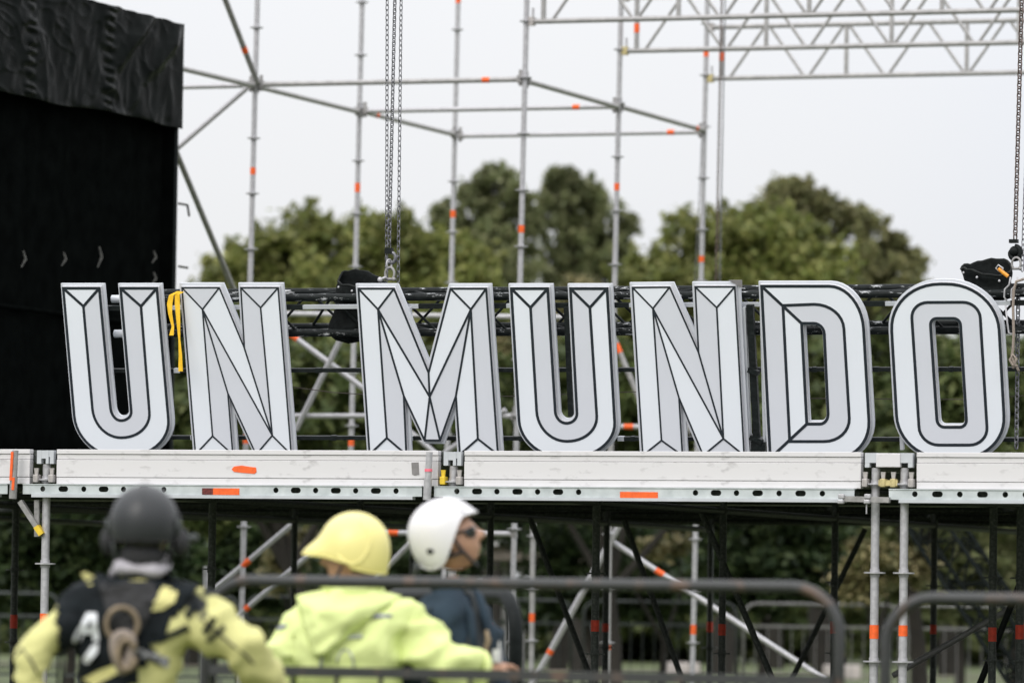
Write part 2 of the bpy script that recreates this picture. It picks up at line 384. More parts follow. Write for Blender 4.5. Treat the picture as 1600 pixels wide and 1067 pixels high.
# short tubes clamped in front of the boards
for pxa, ya, pxb, yb, nm_ in ((24, 703.5, 20, 779, 0), (671, 706, 667, 781, 1)):
    a, b_ = atY(pxa, ya, -.07), atY(pxb, yb, -.07); mid = a.lerp(b_, .55)
    o = MB().tube([a, mid, mid, b_], [.0195, .0195, .0235, .0235], 14).build("edge_post", GALVD if nm_ == 0 else GALV, stage)
    if nm_ == 0:
        for (u0, u1, dx) in ((.03, .62, -.009), (.56, .82, .008)):
            p0, p1 = a.lerp(b_, u0), a.lerp(b_, u1); dv = Vector((dx, -.0235, 0))
            MB().bar(p0 + dv, p1 + dv, .016, .006, Vector((0, 1, 0))).build("orange_tape_strip", ORANGE, o, False)
    else:
        p0 = a.lerp(b_, .38); MB().tube([p0 + Vector((0, 0, .008)), p0 - Vector((0, 0, .008))], .0225, 14).build("pink_tape", PINK, o)
# bracket brace at the left node
p, q = atY(32, 783, -.02), atY(66, 835, -.005)
br = MB(); br.bar(p, q, .045, .03).build("bracket_brace", GALVD, stage, False)
MB().bar(q + (p - q) * .25, q, .047, .033).build("yellow_paint_end", YPAINT, stage, False)
MB().bar(atY(58, 781, .01), atY(58, 838, .01), .03, .02, Vector((0, 1, 0))).build("bracket_upright", GALVD, stage, False)
# posts and ledgers beneath, deck panels on top
cols = [N1X - 2 * BAY, N1X - BAY, N1X, N2X, N3X, N3B, N3B + BAY, N3B + 2 * BAY]
for ci, X in enumerate(cols):
    for r in range(0, 6):
        Y = r * BAY
        if r == 0 and X in (N1X, N2X, N3X, N3B): continue
        if ci in (0, 7) and r > 3: continue
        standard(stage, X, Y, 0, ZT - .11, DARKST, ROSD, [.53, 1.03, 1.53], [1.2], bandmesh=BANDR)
for r in range(0, 6):
    Y = r * BAY
    for ci in range(len(cols) - 1):
        if cols[ci + 1] - cols[ci] < .5: continue
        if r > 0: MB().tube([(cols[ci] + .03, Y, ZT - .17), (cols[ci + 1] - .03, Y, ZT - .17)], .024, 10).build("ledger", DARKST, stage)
for ci, X in enumerate(cols):
    for r in range(5):
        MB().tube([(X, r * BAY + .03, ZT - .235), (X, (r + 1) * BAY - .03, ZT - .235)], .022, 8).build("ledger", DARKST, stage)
for X0 in np.arange(N1X - 2 * BAY, N3B + 2 * BAY - .1, BAY / 2):
    for r in range(5):
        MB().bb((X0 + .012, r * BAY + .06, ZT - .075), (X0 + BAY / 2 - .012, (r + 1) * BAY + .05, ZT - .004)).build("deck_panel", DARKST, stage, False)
for X0 in np.arange(N1X - 2 * BAY + BAY / 2, N3B + 2 * BAY - .1, BAY / 2):
    MB().bb((X0 - .004, .08, ZT - .105), (X0 + .004, 5 * BAY, ZT - .094)).build("panel_rail", mat("bright_rail", (.6, .6, .58), .25, .9), stage, False)
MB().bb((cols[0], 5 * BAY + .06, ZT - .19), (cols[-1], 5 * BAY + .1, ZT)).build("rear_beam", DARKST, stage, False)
def brace(parent, p, q, matl, r=.0215, tapes=(), bandm=None, name="brace", inset=0):
    o = MB().tube([p, q], r, 12).build(name, matl, parent)
    p = Vector(p); q = Vector(q)
    for t, L in tapes:
        c = p.lerp(q, t); d = (q - p).normalized() * L / 2
        MB().tube([c - d, c + d], r + .002, 12, caps=False).build("tape_band", bandm or ORANGE, o)
    return o
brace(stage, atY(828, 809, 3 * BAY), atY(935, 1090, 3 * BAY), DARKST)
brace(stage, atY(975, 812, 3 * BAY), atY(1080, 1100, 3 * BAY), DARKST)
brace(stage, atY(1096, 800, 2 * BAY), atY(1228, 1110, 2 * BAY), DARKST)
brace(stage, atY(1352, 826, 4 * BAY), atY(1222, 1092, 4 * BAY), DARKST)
brace(stage, atY(1632, 815, 1.5 * BAY), atY(1515, 1108, 1.5 * BAY), BLACKM)

# ------------------------------------------------------------------ scaffold tower behind
YS = [16.6, 16.6 + BAY, 16.6 + 2 * BAY]; XA, XB = -8.535, -5.947
tower = thing("scaffold_tower", "open silver scaffold tower of tall tubes rising behind the letters", "scaffold", (XA, YS[0], 0))
trz = [.53 + .5 * k for k in range(18)]
bandpx = {(0, 0): [267, 690], (0, 1): [297, 690], (0, 2): [338, -5], (1, 0): [355], (1, 1): [292, 950], (1, 2): [404, 84, 985]}
pxs = {(0, 0): 394, (0, 1): 560, (0, 2): 711, (1, 0): 817, (1, 1): 965, (1, 2): 1100}
for i, X in enumerate((XA, XB)):
    for j, Y in enumerate(YS):
        bz = [atY(pxs[i, j], y, Y).z for y in bandpx[i, j]]
        standard(tower, X + .03, Y, 0, 9.6, GALV, ROS, trz, bz, bx=-.1)
ZN = 6.0
def ledger(parent, p, q, matl=GALV, tapes=()):
    p = Vector(p); q = Vector(q); d = (q - p).normalized()
    o = brace(parent, p + d * .05, q - d * .05, matl, .0242, tapes, name="ledger")
    for e, s in ((p, 1), (q, -1)):
        h = MB(); h.bar(e + d * s * .03, e + d * s * .075, .05, .07); h.bar(e + d * s * .05 - UP * .06, e + d * s * .05 + UP * .085, .007, .03, d)
        h.build("wedge_head", GALVD, o, False)
ledger(tower, (XA, YS[0], ZN + .015), (XB, YS[0], ZN + .015), GIRD, [(.87, .07)])
ledger(tower, (XA, YS[1], ZN), (XB, YS[1], ZN), GALV, [(.85, .07)])
ledger(tower, (XA, YS[2], ZN - .02), (XB, YS[2], ZN - .02), GALV, [(.88, .07)])
for X in (XA, XB):
    for j in (0, 1): ledger(tower, (X, YS[j], ZN), (X, YS[j + 1], ZN - .01), GIRD, [(.15 if X == XA else .9, .06)] if j == 1 else [])
ledger(tower, (XA, YS[0] - BAY, ZN), (XA, YS[0], ZN), GIRD)
ledger(tower, (XA - BAY, YS[0], ZN), (XA, YS[0], ZN + .01), GALV)
e = Vector((XA + .03, YS[0] - .03, ZN + .02))
brace(tower, atX(212, -360, XA + .03), e, GALVD, .026, [(.885, .07)])
brace(tower, atY(386, 138, YS[0] - .05), atY(262, 245, YS[0] - .05), GALV, .023)
brace(tower, atX(270, 225, XA + .06), atX(372, 470, XA + .06), GALVD, .026)
# lower lattice seen between the letters and under the deck
Yb = YS[0]
brace(tower, atY(448, 518, Yb + .05), atY(640, 660, Yb + .05), GALV, .026, [(.06, .09)])
brace(tower, atY(545, 505, Yb - .04), atY(462, 672, Yb - .04), GALV, .026)
ledger(tower, atY(392, 650, Yb), atY(812, 650, Yb), GALV)
ledger(tower, atY(430, 490, YS[1]), atY(960, 497, YS[1]), GALV)
brace(tower, atY(960, 530, YS[1]), atY(1010, 650, YS[1]), GALVD, .026, [(.12, .09)])
ledger(tower, atY(815, 664, YS[1]), atY(1086, 668, YS[1]), GALV, [(.63, .09)])
brace(tower, atY(600, 640, Yb - .02), atY(700, 725, Yb - .02), GALV, .024)
brace(tower, atY(790, 640, Yb - .02), atY(650, 740, Yb - .02), GALV, .024)
brace(tower, atY(480, 799, Yb), atY(318, 935, Yb), GALV, .026, [(.585, .09)])
brace(tower, atY(556, 804, Yb), atY(318, 1008, Yb), GALV, .026, [(.71, .05)])
brace(tower, atY(690, 800, Yb + .3), atY(545, 945, Yb + .3), GALV, .026)
brace(tower, atY(970, 816, YS[1]), atY(825, 1081, YS[1]), GALV, .03, [(.76, .05)])
brace(tower, atY(955, 845, YS[1] + .1), atY(1290, 1062, YS[1] + .1), GALV, .026, [(.23, .09)])
brace(tower, atY(1600, 938, 9), atY(1395, 1055, 9), GALV, .022)
ledger(tower, atY(560, 832, Yb), atY(812, 834, Yb), GALV, [(.2, .1)])
for px, py, t in ((952, 800, 0),):
    p = atY(952, 840, YS[1] - .3); standard(tower, p.x, p.y, 0, 3.0, GIRD, ROS, trz, [1.0])
p = atY(832, 900, YS[1] + 1.5); standard(tower, p.x, p.y, 0, 2.6, GIRD, ROS, trz, [atY(832, 960, p.y).z])
p = atY(322, 890, 14.5); standard(tower, p.x, p.y, 0, atY(322, 884, 14.5).z, GALV, ROS, [1.45], [])
MB().tube([atY(1097, 205, YS[2] - .1), atY(1086, 440, YS[2] - .1)], .004, 6).build("tie_wire", CHAINM, tower)

# ------------------------------------------------------------------ lattice girders
def girder(Y, X0, X1, z0, label, shift):
    h = .50; t = thing("lattice_girder", label, "girder", (X0, Y, z0), "roof girders above the letters")
    o = MB().tube([(X0, Y, z0), (X1, Y, z0)], .0242, 12).build("bottom_chord", GIRD, t)
    MB().tube([(X0, Y, z0 + h), (X1, Y, z0 + h)], .0242, 12).build("top_chord", GIRD, t)
    ep = MB().tube([(X0 + .1, Y, z0), (X0 + .1, Y, z0 + h)], .0242, 10).build("end_post", GIRD, t)
    if shift: inst("tape_band", BANDO, ep, (X0 + .1, Y, z0 + .21))
    MB().bar((X0 - .035, Y, z0), (X0 + .015, Y, z0), .065, .075).build("coupler", YPALE if shift else BEIGE, t, False)
    MB().bar((X0 - .035, Y, z0 + h), (X0 + .015, Y, z0 + h), .065, .075).build("coupler", BEIGE, t, False)
    MB().bar((X0 - .0, Y, z0 - .02), (X0 - .0, Y, z0 + .12), .01, .035).build("coupler_wedge", GALV, t, False)
    x = X0 + .16; k = 0; hp = .40
    while x + hp < X1:
        a = (x + .02, Y, z0 if k % 2 == 0 else z0 + h); b_ = (x + hp - .02, Y, z0 + h if k % 2 == 0 else z0)
        MB().tube([a, b_], .0155, 8).build("diagonal", GIRD, t)
        if k % 3 == 2: MB().bar((x + hp, Y, z0 + .02), (x + hp, Y, z0 + h - .02), .034, .034, Vector((0, 1, 0))).build("upright", GIRD, t, False)
        x += hp; k += 1
    return t
zg = atY(830, 34, YS[0]).z
girder(YS[0], XB + .06, XB + 9.6, zg, "grey lattice roof girder, nearest and highest in the picture", 0)
girder(YS[1], XB + .06, XB + 9.6, atY(975, 80, YS[1]).z, "grey lattice roof girder in the middle of the three", 1)
girder(YS[2], XB + .06, XB + 9.6, atY(1112, 123, YS[2]).z, "grey lattice roof girder, farthest and lowest in the picture", 1)

# ------------------------------------------------------------------ black tarpaulin wing at left
XW, YE, YN = -7.6, 12.775, 5.5
wing = thing("stage_wing", "black tarpaulin-covered stage wing with dark opening at the left", "stage wing", (XW - 1, 9, ZT))
def wrinkle(y, z, u):
    q = Vector((y * .45 + .35 * z, z * .55 - .5 * y * .4, 3)); q += .3 * Vector((noise.noise(q * 1.1), noise.noise(q * 1.1 + Vector((9, 0, 0))), 0))
    w = .02 * noise.noise(Vector((y * 1.7 + z * 1.2, z * .7, 1))) + .008 * noise.noise(Vector((y * 4.2 + z * 2.1, z * 1.6, 6))) + .006 * noise.noise(Vector((y * 9 - z * 3, z * 5, 2)))
    r = 1 - abs(noise.noise(q * 3.0)) * 3.2; w += .012 * max(0, r) ** 3 * (.5 + noise.noise((y, z * 2, 4))) + .005 * max(0, 1 - abs(noise.noise(q * 9)) * 3) ** 2    # a few sharper creases
    for yc in (9.75, 11.25):                        # laced seams with puckers
        dy = y - yc; w += .012 * exp(-(dy / .07) ** 2) * sin(z * 75 + 3 * noise.noise((z * 9, yc, 0))) + .02 * exp(-(dy / .2) ** 2) * noise.noise((dy * 3, z * 9, yc))
    k = abs(sin((y * 1.6 - (z - 5.3) * 2.0) * 2.6 + 1.2 * noise.noise((y, z, 5)))); w += .07 * (k ** 7) * max(0, min(1, (y - 11.0) / .6)) * max(0, 1 - abs(z - 5.95) / .4)
    w += .03 * noise.noise((y * 2.5, z * 7, 8)) * max(0, 1 - (z - 5.27) / .16)                # puckered hem
    return w
mb = MB(); ny, nz_ = 300, 100
for i in range(ny + 1):
    y = YN + (YE - YN) * i / ny
    zb = 5.275 + .02 * noise.noise((y * 1.5, 0, 0)) - .015 * sin((y - 9) * 1.7); zt = 6.15 + .012 * noise.noise((y * 4, 7, 0))
    for j in range(nz_ + 1):
        u = j / nz_; z = zb + (zt - zb) * u; mb.v.append((XW + wrinkle(y, z, u) * min(1, (YE - y) / .3 + .1), y, z))
for i in range(ny):
    for j in range(nz_):
        a = i * (nz_ + 1) + j; mb.f.append((a, a + 1, a + nz_ + 2, a + nz_ + 1)); mb.mi.append(0)
o = mb.build("tarpaulin_skirt", TARP, wing, 'all')
md = o.modifiers.new("s", 'SOLIDIFY'); md.thickness = .006; md.offset = -1
mb = MB(); ny = 90
for i in range(ny + 1):
    y = YN + (YE - .005 - YN) * i / ny
    for j in range(9):
        z = ZT + .002 + (5.9 - ZT) * j / 8
        mb.v.append((XW - .16 + .035 * noise.noise((y * 2.5, z * .35, 2)) + .02 * sin(y * 9), y, z))
for i in range(ny):
    for j in range(8):
        a = i * 9 + j; mb.f.append((a, a + 1, a + 10, a + 9)); mb.mi.append(0)
o = mb.build("curtain", CURT, wing, 'all'); md = o.modifiers.new("s", 'SOLIDIFY'); md.thickness = .004
MB().bb((XW - 3.2, YE - .06, ZT), (XW - .045, YE - .03, 6.09)).build("end_curtain", CURT, wing, False)
MB().bb((XW - 3.2, YN, 6.10), (XW - .02, YE - .01, 6.135)).build("top_cover", TARP, wing, False)
MB().tube([(XW - .05, YE - .03, ZT), (XW - .05, YE - .03, 5.6)], .025, 12).build("edge_pole", BLACKM, wing)
MB().tube([(XW - .11, YN, 3.62), (XW - .11, YE - .05, 3.62)], .02, 8).build("cross_pipe", CURT, wing)
TIE = mat("pale_plastic_tie", (.10, .10, .09), .9, 0, .5, scale=30)
for px, py, L in ((36, 405, .13), (99, 405, .11), (155, 402, .17), (240, 402, .1), (240, 435, .1)):
    c = atX(px, py, XW - .06)
    MB().tube([c + Vector((0, 0, L / 2)), c + Vector((.012, .02, 0)), c + Vector((0, -.03, -L / 2))], [.008, .012, .005], 6).build("cable_tie", TIE, wing)
for py in (319, 417):
    c = atX(284, py, XW + .02); q = MB()
    pts = [c + Vector((0, -.06, 0)), c + Vector((0, .12, 0))] + ([c + Vector((0, .16, -.09))] if py < 400 else [])
    q.tube(pts, .011, 6).build("cable_tie", TIE, wing)

# ------------------------------------------------------------------ sign: leaning plane, letters, frame, truss
LEAN = radians(12.8); SY = 1.7
SU = Vector((1, 0, 0)); SV = Vector((0, -sin(LEAN), cos(LEAN))); SN = Vector((0, -cos(LEAN), -sin(LEAN))); SO = Vector((0, SY, ZT))
def sgn(px, py, w=0):
    d = ray(px, py); o = SO + SN * w; t = (o - CAM).dot(SN) / d.dot(SN); p = CAM + d * t - o
    return (p.dot(SU), p.dot(SV))
def spt(u, v, w=0): return SO + SU * u + SV * v + SN * w
def z5(x, y): return sgn(80 + x / 3.5575, 420 + y / 3.5567)
def z6(x, y): return sgn(440 + x / 3.5575, 420 + y / 3.5567)
def z7(x, y): return sgn(780 + x / 3.5571, 420 + y / 3.5567)
def z8(x, y): return sgn(1150 + x / 3.2333, 390 + y / 3.2333)
def area(P): return sum(P[i][0] * P[(i + 1) % len(P)][1] - P[(i + 1) % len(P)][0] * P[i][1] for i in range(len(P))) / 2
def offset(P, d, closed=True):
    """move each vertex d along the mitred outward normal (counter-clockwise loops grow for d > 0)"""
    n = len(P); s = 1 if (not closed or area(P) > 0) else -1; out = []
    for i in range(n):
        p = P[i]; a = P[i - 1] if closed or i > 0 else None; b = P[(i + 1) % n] if closed or i < n - 1 else None
        ns = []
        for q0, q1 in ((a, p), (p, b)):
            if q0 is None or q1 is None: continue
            dx, dy = q1[0] - q0[0], q1[1] - q0[1]; L = hypot(dx, dy)
            if L > 1e-7: ns.append((dy / L * s, -dx / L * s))
        if len(ns) == 1: m_ = ns[0]
        else:
            mx_, my = ns[0][0] + ns[1][0], ns[0][1] + ns[1][1]; q = mx_ * mx_ + my * my
            k = 2 / max(q, .1); m_ = (mx_ * k, my * k)
        out.append((p[0] + m_[0] * d, p[1] + m_[1] * d))
    return out
def bez(p0, c, p1, n=10, k=.56):
    a = [p0[i] + (c[i] - p0[i]) * k for i in (0, 1)]; b = [p1[i] + (c[i] - p1[i]) * k for i in (0, 1)]
    out = []
    for i in range(n + 1):
        t = i / n; s = 1 - t
        out.append(tuple(s ** 3 * p0[j] + 3 * s * s * t * a[j] + 3 * s * t * t * b[j] + t ** 3 * p1[j] for j in (0, 1)))
    return out
def letter(name, label, outer, holes, panels, lines, lw, hole_extra=()):
    """outer/holes: outline centre lines; panels: (colour, loops); lines: open inner outline strokes"""
    o = thing(name, label, "sign letter", spt(sum(p[0] for p in outer) / len(outer), 0, 0), "faceted white letters of the stage sign")
    MB().prism([offset(outer, .026)] + [offset(h, -.016) if area(h) > 0 else offset(h, -.016) for h in holes], SO, SU, SV, SN, -.042, -.022).build("back_plate", PLATE, o, False)
    MB().prism([offset(outer, lw / 2 + .002)] + [offset(h, -(lw / 2 + .002)) for h in holes], SO, SU, SV, SN, -.0215, 0).build("face_board", EDGE, o, False)
    for c, loops in panels:
        MB().prism(loops, SO, SU, SV, SN, .0004, .0024).build("face_panel", PWHITE if c == "W" else PGREY, o, False)
    mb = MB(); k = 0
    for L in [outer] + list(holes):
        mb.prism([offset(L, lw / 2), offset(L, -lw / 2)], SO, SU, SV, SN, .0026, .0040)
    for L in lines:
        k += 1
        if L[0] == L[-1]:
            mb.prism([offset(L[:-1], lw / 2), offset(L[:-1], -lw / 2)], SO, SU, SV, SN, .0026, .0041); continue
        r = offset(L, lw / 2, False) + offset(L, -lw / 2, False)[::-1]
        mb.prism([r], SO, SU, SV, SN, .0026, .0042 + .00012 * k)
    mb.build("outline", INK, o, False)
    return o
def make_U(name, label, z, A, B, Cc, inner, ridge, tops, lw):
    # A: outer left top/bottom, B: bottom centre, Cc: outer right bottom/top ; inner & ridge alike
    def path(l0, l1, b, r1, r0):
        cl = (l1[0] + (l1[0] - l0[0]) * (b[1] - l1[1]) / (l1[1] - l0[1]), b[1]); crn = (r1[0] + (r1[0] - r0[0]) * (b[1] - r1[1]) / (r1[1] - r0[1]), b[1])
        return [l0] + bez(l1, cl, b, 12) + bez(b, crn, r1, 12)[1:] + [r0]
    po = [z(*p) for p in path(*A)]; pi_ = [z(*p) for p in path(*inner)]; pr = [z(*p) for p in path(*ridge)]
    outer = po + pi_[::-1]
    tl = [po[0], pr[0], pi_[0]]; tr = [pi_[-1], pr[-1], po[-1]]
    panels = [("W", [po + pr[::-1]]), ("G", [pr + pi_[::-1]]), ("W", [tl]), ("G", [tr])]
    lines = [pr, [po[0], pr[0]], [pi_[0], pr[0]], [pi_[-1], pr[-1]], [po[-1], pr[-1]]]
    letter(name, label, outer, [], panels, lines, lw)
make_U("letter_u", "white letter U at the far left, in front of the black wing", z5,
       ((68, 108), (129, 815), (395, 1045), (652, 835), (588, 108)), None, None,
       ((268, 108), (330, 770), (388, 842), (446, 790), (387, 108)), ((180, 208), (230, 775), (390, 937), (547, 795), (500, 208)), None, .0172)
def make_N(name, label, z, P, a1, l1, a2, r1, cols_, lw):
    q = [z(*p) for p in P]; A1, L1, A2, R1 = z(*a1), z(*l1), z(*a2), z(*r1)
    (p0, p1, p2, p3, p4, p5, p6, p7, p8, p9) = q
    pol = [[p0, p1, A1], [p0, A1, L1, p9], [A1, p7, p8, L1], [p1, p2, R1, A1], [A1, R1, p6, p7], [p3, A2, R1, p2], [p4, p5, R1, A2], [p3, p4, A2], [L1, p9, p8], [R1, p6, p5]]
    lines = [[p0, A1], [p1, A1], [A1, L1], [A1, p7], [A1, R1], [p3, A2], [p4, A2], [A2, R1], [p2, R1], [L1, p9], [L1, p8], [R1, p6], [R1, p5]]
    return letter(name, label, q, [], [(c, [l]) for c, l in zip(cols_, pol)], lines, lw)
make_N("letter_n", "white letter N right of the yellow straps", z5,
       [(728, 105), (935, 105), (1075, 440), (1055, 105), (1262, 105), (1335, 1030), (1140, 1030), (983, 690), (1010, 1030), (803, 1030)],
       (842, 225), (898, 928), (1165, 215), (1230, 925), "GWGWGGWGWW", .0098)
P = [z6(*p) for p in [(428, 110), (625, 110), (818, 578), (940, 110), (1138, 110), (1203, 1030), (992, 1030), (970, 705), (882, 952), (796, 952), (680, 705), (694, 1030), (490, 1030)]]
A1, LB, CM, A2, RB = z6(537, 225), z6(586, 938), z6(824, 710), z6(1053, 225), z6(1092, 943)
letter("letter_m", "white letter M between the two words' gap and the second U", P, [],
       [("W", [[P[0], P[1], A1]]), ("W", [[P[0], A1, LB, P[12]]]), ("G", [[A1, P[10], P[11], LB]]), ("G", [[P[1], P[2], CM, A1]]), ("W", [[A1, CM, P[9], P[10]]]),
        ("G", [[CM, P[8], P[9]]]), ("W", [[P[3], A2, CM, P[2]]]), ("G", [[A2, P[7], P[8], CM]]), ("W", [[A2, RB, P[6], P[7]]]), ("G", [[P[4], P[5], RB, A2]]),
        ("W", [[P[3], P[4], A2]]), ("W", [[LB, P[12], P[11]]]), ("W", [[RB, P[6], P[5]]])],
       [[P[0], A1], [P[1], A1], [A1, LB], [A1, P[10]], [A1, CM], [P[2], CM], [CM, P[9]], [CM, P[8]], [P[3], A2], [P[4], A2], [A2, CM], [A2, P[7]], [A2, RB], [LB, P[12]], [LB, P[11]], [RB, P[6]], [RB, P[5]]], .0125)
make_U("letter_u", "white letter U in the middle, right of the M", z7,
       ((68, 110), (111, 840), (375, 1050), (642, 850), (600, 110)), None, None,
       ((270, 110), (312, 790), (374, 857), (433, 800), (397, 110)), ((175, 215), (209, 790), (377, 957), (543, 815), (505, 215)), None, .0172)
n2_ = make_N("letter_n", "white letter N left of the D, with a bent top corner", z7,
       [(742, 104), (948, 102), (1109, 465), (1090, 100), (1310, 100), (1362, 1035), (1135, 1035), (1000, 715), (1019, 1035), (799, 1035)],
       (855, 220), (903, 952), (1210, 215), (1247, 942), "WWGGWGWWGG", .0104)
MB().prism([[z7(1270, 66), z7(1345, 66), z7(1345, 108)]], SO, SU, SV, SN, -.0205, -.012).build("bent_corner", GREYT, n2_, False)
def zz(z, pts): return [z(*p) for p in pts]
do = [(130, 185)] + [(470, 185)] + bez((470, 185), (632, 185), (645, 400), 10)[1:] + [(672, 865)] + bez((672, 865), (680, 1052), (500, 1052), 10)[1:] + [(174, 1052)]
dm = [(238, 282)] + [(395, 276)] + bez((395, 276), (540, 276), (546, 400), 8)[1:] + [(573, 850)] + bez((573, 850), (578, 968), (445, 968), 8)[1:] + [(272, 968)]
di = [(332, 372), (392, 372)] + bez((392, 372), (445, 372), (447, 425), 6)[1:] + [(466, 830)] + bez((466, 830), (466, 880), (425, 880), 6)[1:] + [(358, 880)]
DO, DM, DI = zz(z8, do), zz(z8, dm), zz(z8, di)
letter("letter_d", "white letter D with a slot opening, left of the O", DO, [DI],
       [("G", [[DO[0], DM[0], DM[-1], DO[-1]]]), ("W", [DO + DM[::-1]]), ("W", [[DM[0], DI[0], DI[-1], DM[-1]]]), ("G", [DM + DI[::-1]])],
       [DM + [DM[0]], [DO[0], DI[0]], [DO[-1], DI[-1]]], .0178)
def rrect(tl, tr, br_, bl, rt, rb, n):
    """rounded four-sided loop, clockwise in picture coordinates; rt/rb = (along, down) corner sizes"""
    def along(p, q, L): d = hypot(q[0] - p[0], q[1] - p[1]); return (p[0] + (q[0] - p[0]) * L / d, p[1] + (q[1] - p[1]) * L / d)
    out = []
    for c, pr, nx, (ra, rd) in ((tl, bl, tr, rt), (tr, tl, br_, (rt[1], rt[0])), (br_, tr, bl, (rb[1], rb[0])), (bl, br_, tl, rb)):
        first = along(c, pr, rd if c in (tl,) else (ra if c is tr else ra)); 
        second = along(c, nx, ra if c in (tl,) else rd)
        if c is tr: first, second = along(c, pr, rt[0]), along(c, nx, rt[1])
        if c is br_: first, second = along(c, pr, rb[1]), along(c, nx, rb[0])
        if c is bl: first, second = along(c, pr, rb[0]), along(c, nx, rb[1])
        if c is tl: first, second = along(c, pr, rt[1]), along(c, nx, rt[0])
        out += bez(first, c, second, n)
    return out
oo = rrect((774, 175), (1317, 173), (1366, 1052), (824, 1052), (255, 235), (230, 215), 12)
om = rrect((884, 267), (1230, 265), (1274, 986), (931, 986), (85, 80), (95, 90), 8)
oi = rrect((981, 347), (1133, 347), (1167, 896), (1018, 896), (34, 34), (36, 38), 6)
OO, OM, OI = zz(z8, oo), zz(z8, om), zz(z8, oi)
letter("letter_o", "white letter O at the far right beside the hanging chain", OO, [OI],
       [("W", [offset(OO, -.001), OM]), ("G", [offset(OM, -.0005), OI])], [OM + [OM[0]]], .0178)

# flat-bar frame behind the letters
frame = thing("sign_frame", "pale flat-bar frame wrapped in black tape behind the letters", "frame", spt(0, 0, -.08))
WB = -.085
for py, segs_ in ((478.5, [(450, 475), (512, 556), (633, 640), (795, 800), (960, 990), (1160, 1172), (1350, 1394)]), (578, [(130, 1620)]), (684, [(260, 1620)])):
    v = sgn(640, py, WB)[1]; ua, ub = sgn(150 if py < 600 else 262, py, WB)[0], sgn(1660, py, WB)[0]
    bar_ = MB().bar(spt(ua, v, WB), spt(ub, v, WB), .026, .024, SV).build("cross_bar", ALU2 if py < 500 else TAPEB, frame, False)
    if py < 500:
        tp = [(150, 270), (446, 474), (655, 792), (862, 895), (960, 984), (1345, 1384), (1580, 1660)]
        for a, b_ in tp:
            MB().bar(spt(sgn(a, py, WB)[0], v, WB), spt(sgn(b_, py, WB)[0], v, WB), .030, .029, SV).build("tape_wrap", TAPEB, bar_, False)
    else:
        for k in range(14):
            u = ua + (ub - ua) * (k + .3 + .4 * random.random()) / 14; L = random.uniform(.02, .05)
            MB().bar(spt(u, v, WB), spt(u + L, v, WB), .031, .030, SV).build("tape_wrap", TAPEB, bar_, False)
        for k in range(5):
            u = ua + (ub - ua) * random.random(); MB().bar(spt(u, v - .0, WB), spt(u + .04, v, WB), .0285, .0275, SV).build("bare_metal", ALU2, bar_, False)
for pa, pb, m_, wd in (((1172, 476), (1184, 704), TAPEB, .042), ((886, 480), (893, 650), TAPEB, .034), ((1163, 480), (1172, 702), ALU2, .02), ((1190, 480), (1195, 690), ALU2, .014),
                       ((300, 480), (316, 702), ALU2, .024), ((640, 480), (650, 640), ALU2, .02), ((1400, 480), (1410, 702), ALU2, .02)):
    a, b_ = sgn(*pa, WB + .03), sgn(*pb, WB + .03)
    MB().bar(spt(*a, WB + .03), spt(*b_, WB + .03), wd, .03, SN).build("upright_bar", m_, frame, False)
for pa, pb in (((1170, 577), (1186, 583)), ((1173, 682), (1192, 690))):
    a, b_ = sgn(*pa, WB + .045), sgn(*pb, WB + .045); MB().bar(spt(*a, WB + .045), spt(*b_, WB + .045), .03, .05, SN).build("tape_knot", TAPEB, frame, False)
a, b_ = sgn(1185, 690, WB + .05), sgn(1185, 705, WB + .05); MB().bar(spt(*a, WB + .05), spt(*b_, WB + .05), .09, .02, SN).build("taped_foot", TAPEB, frame, False)
wire = MB(); wire.tube([spt(*sgn(x, y, -.13), -.13) for x, y in ((445, 603), (520, 613), (600, 618), (800, 619), (990, 612), (1200, 622), (1520, 624), (1600, 618))], .0025, 5)
tag(wire.build("thin_wire", mat("dark_wire", (.06, .045, .04), .7)), "thin slack wire strung across behind the letters", "wire")

# box truss
trs = thing("box_truss", "scuffed black box truss holding the letters up from behind", "truss", spt(0, .8, -.2))
WT = -.135; DT = .215; v1 = sgn(500, 465, WT)[1]; v0 = sgn(500, 520, WT)[1]; ul, ur = sgn(178, 466, WT)[0], sgn(1720, 466, WT)[0]
for v, w in ((v1, WT), (v1, WT - DT), (v0, WT), (v0, WT - DT)):
    o = MB().tube([spt(ul + (0 if w == WT else .02), v, w), spt(ur, v, w)], .0242, 14).build("chord", SCUFF, trs)
    MB().tube([spt(ul - .012, v, w), spt(ul + .05, v, w)], .0248, 14).build("bare_end", ALU2, o)
nb = int((ur - ul) / .23)
for k in range(nb):
    u0, u1 = ul + .08 + k * .23, ul + .08 + (k + 1) * .23
    A, B = (v0, v1) if k % 2 else (v1, v0)
    MB().tube([spt(u0, A, WT - DT if k % 2 else WT - .0), spt(u1, B, WT)], .0085, 8).build("lacing", BLACKM, trs)
    MB().tube([spt(u0, B, WT - DT), spt(u1, A, WT - DT)], .0085, 8).build("lacing", BLACKM, trs)
    wa, wb = (WT, WT - DT) if k % 2 else (WT - DT, WT)
    MB().tube([spt(u0, v1, wa), spt(u1, v1, wb)], .0085, 8).build("lacing", BLACKM, trs)
    MB().tube([spt(u0, v0, wa), spt(u1, v0, wb)], .0085, 8).build("lacing", BLACKM, trs)

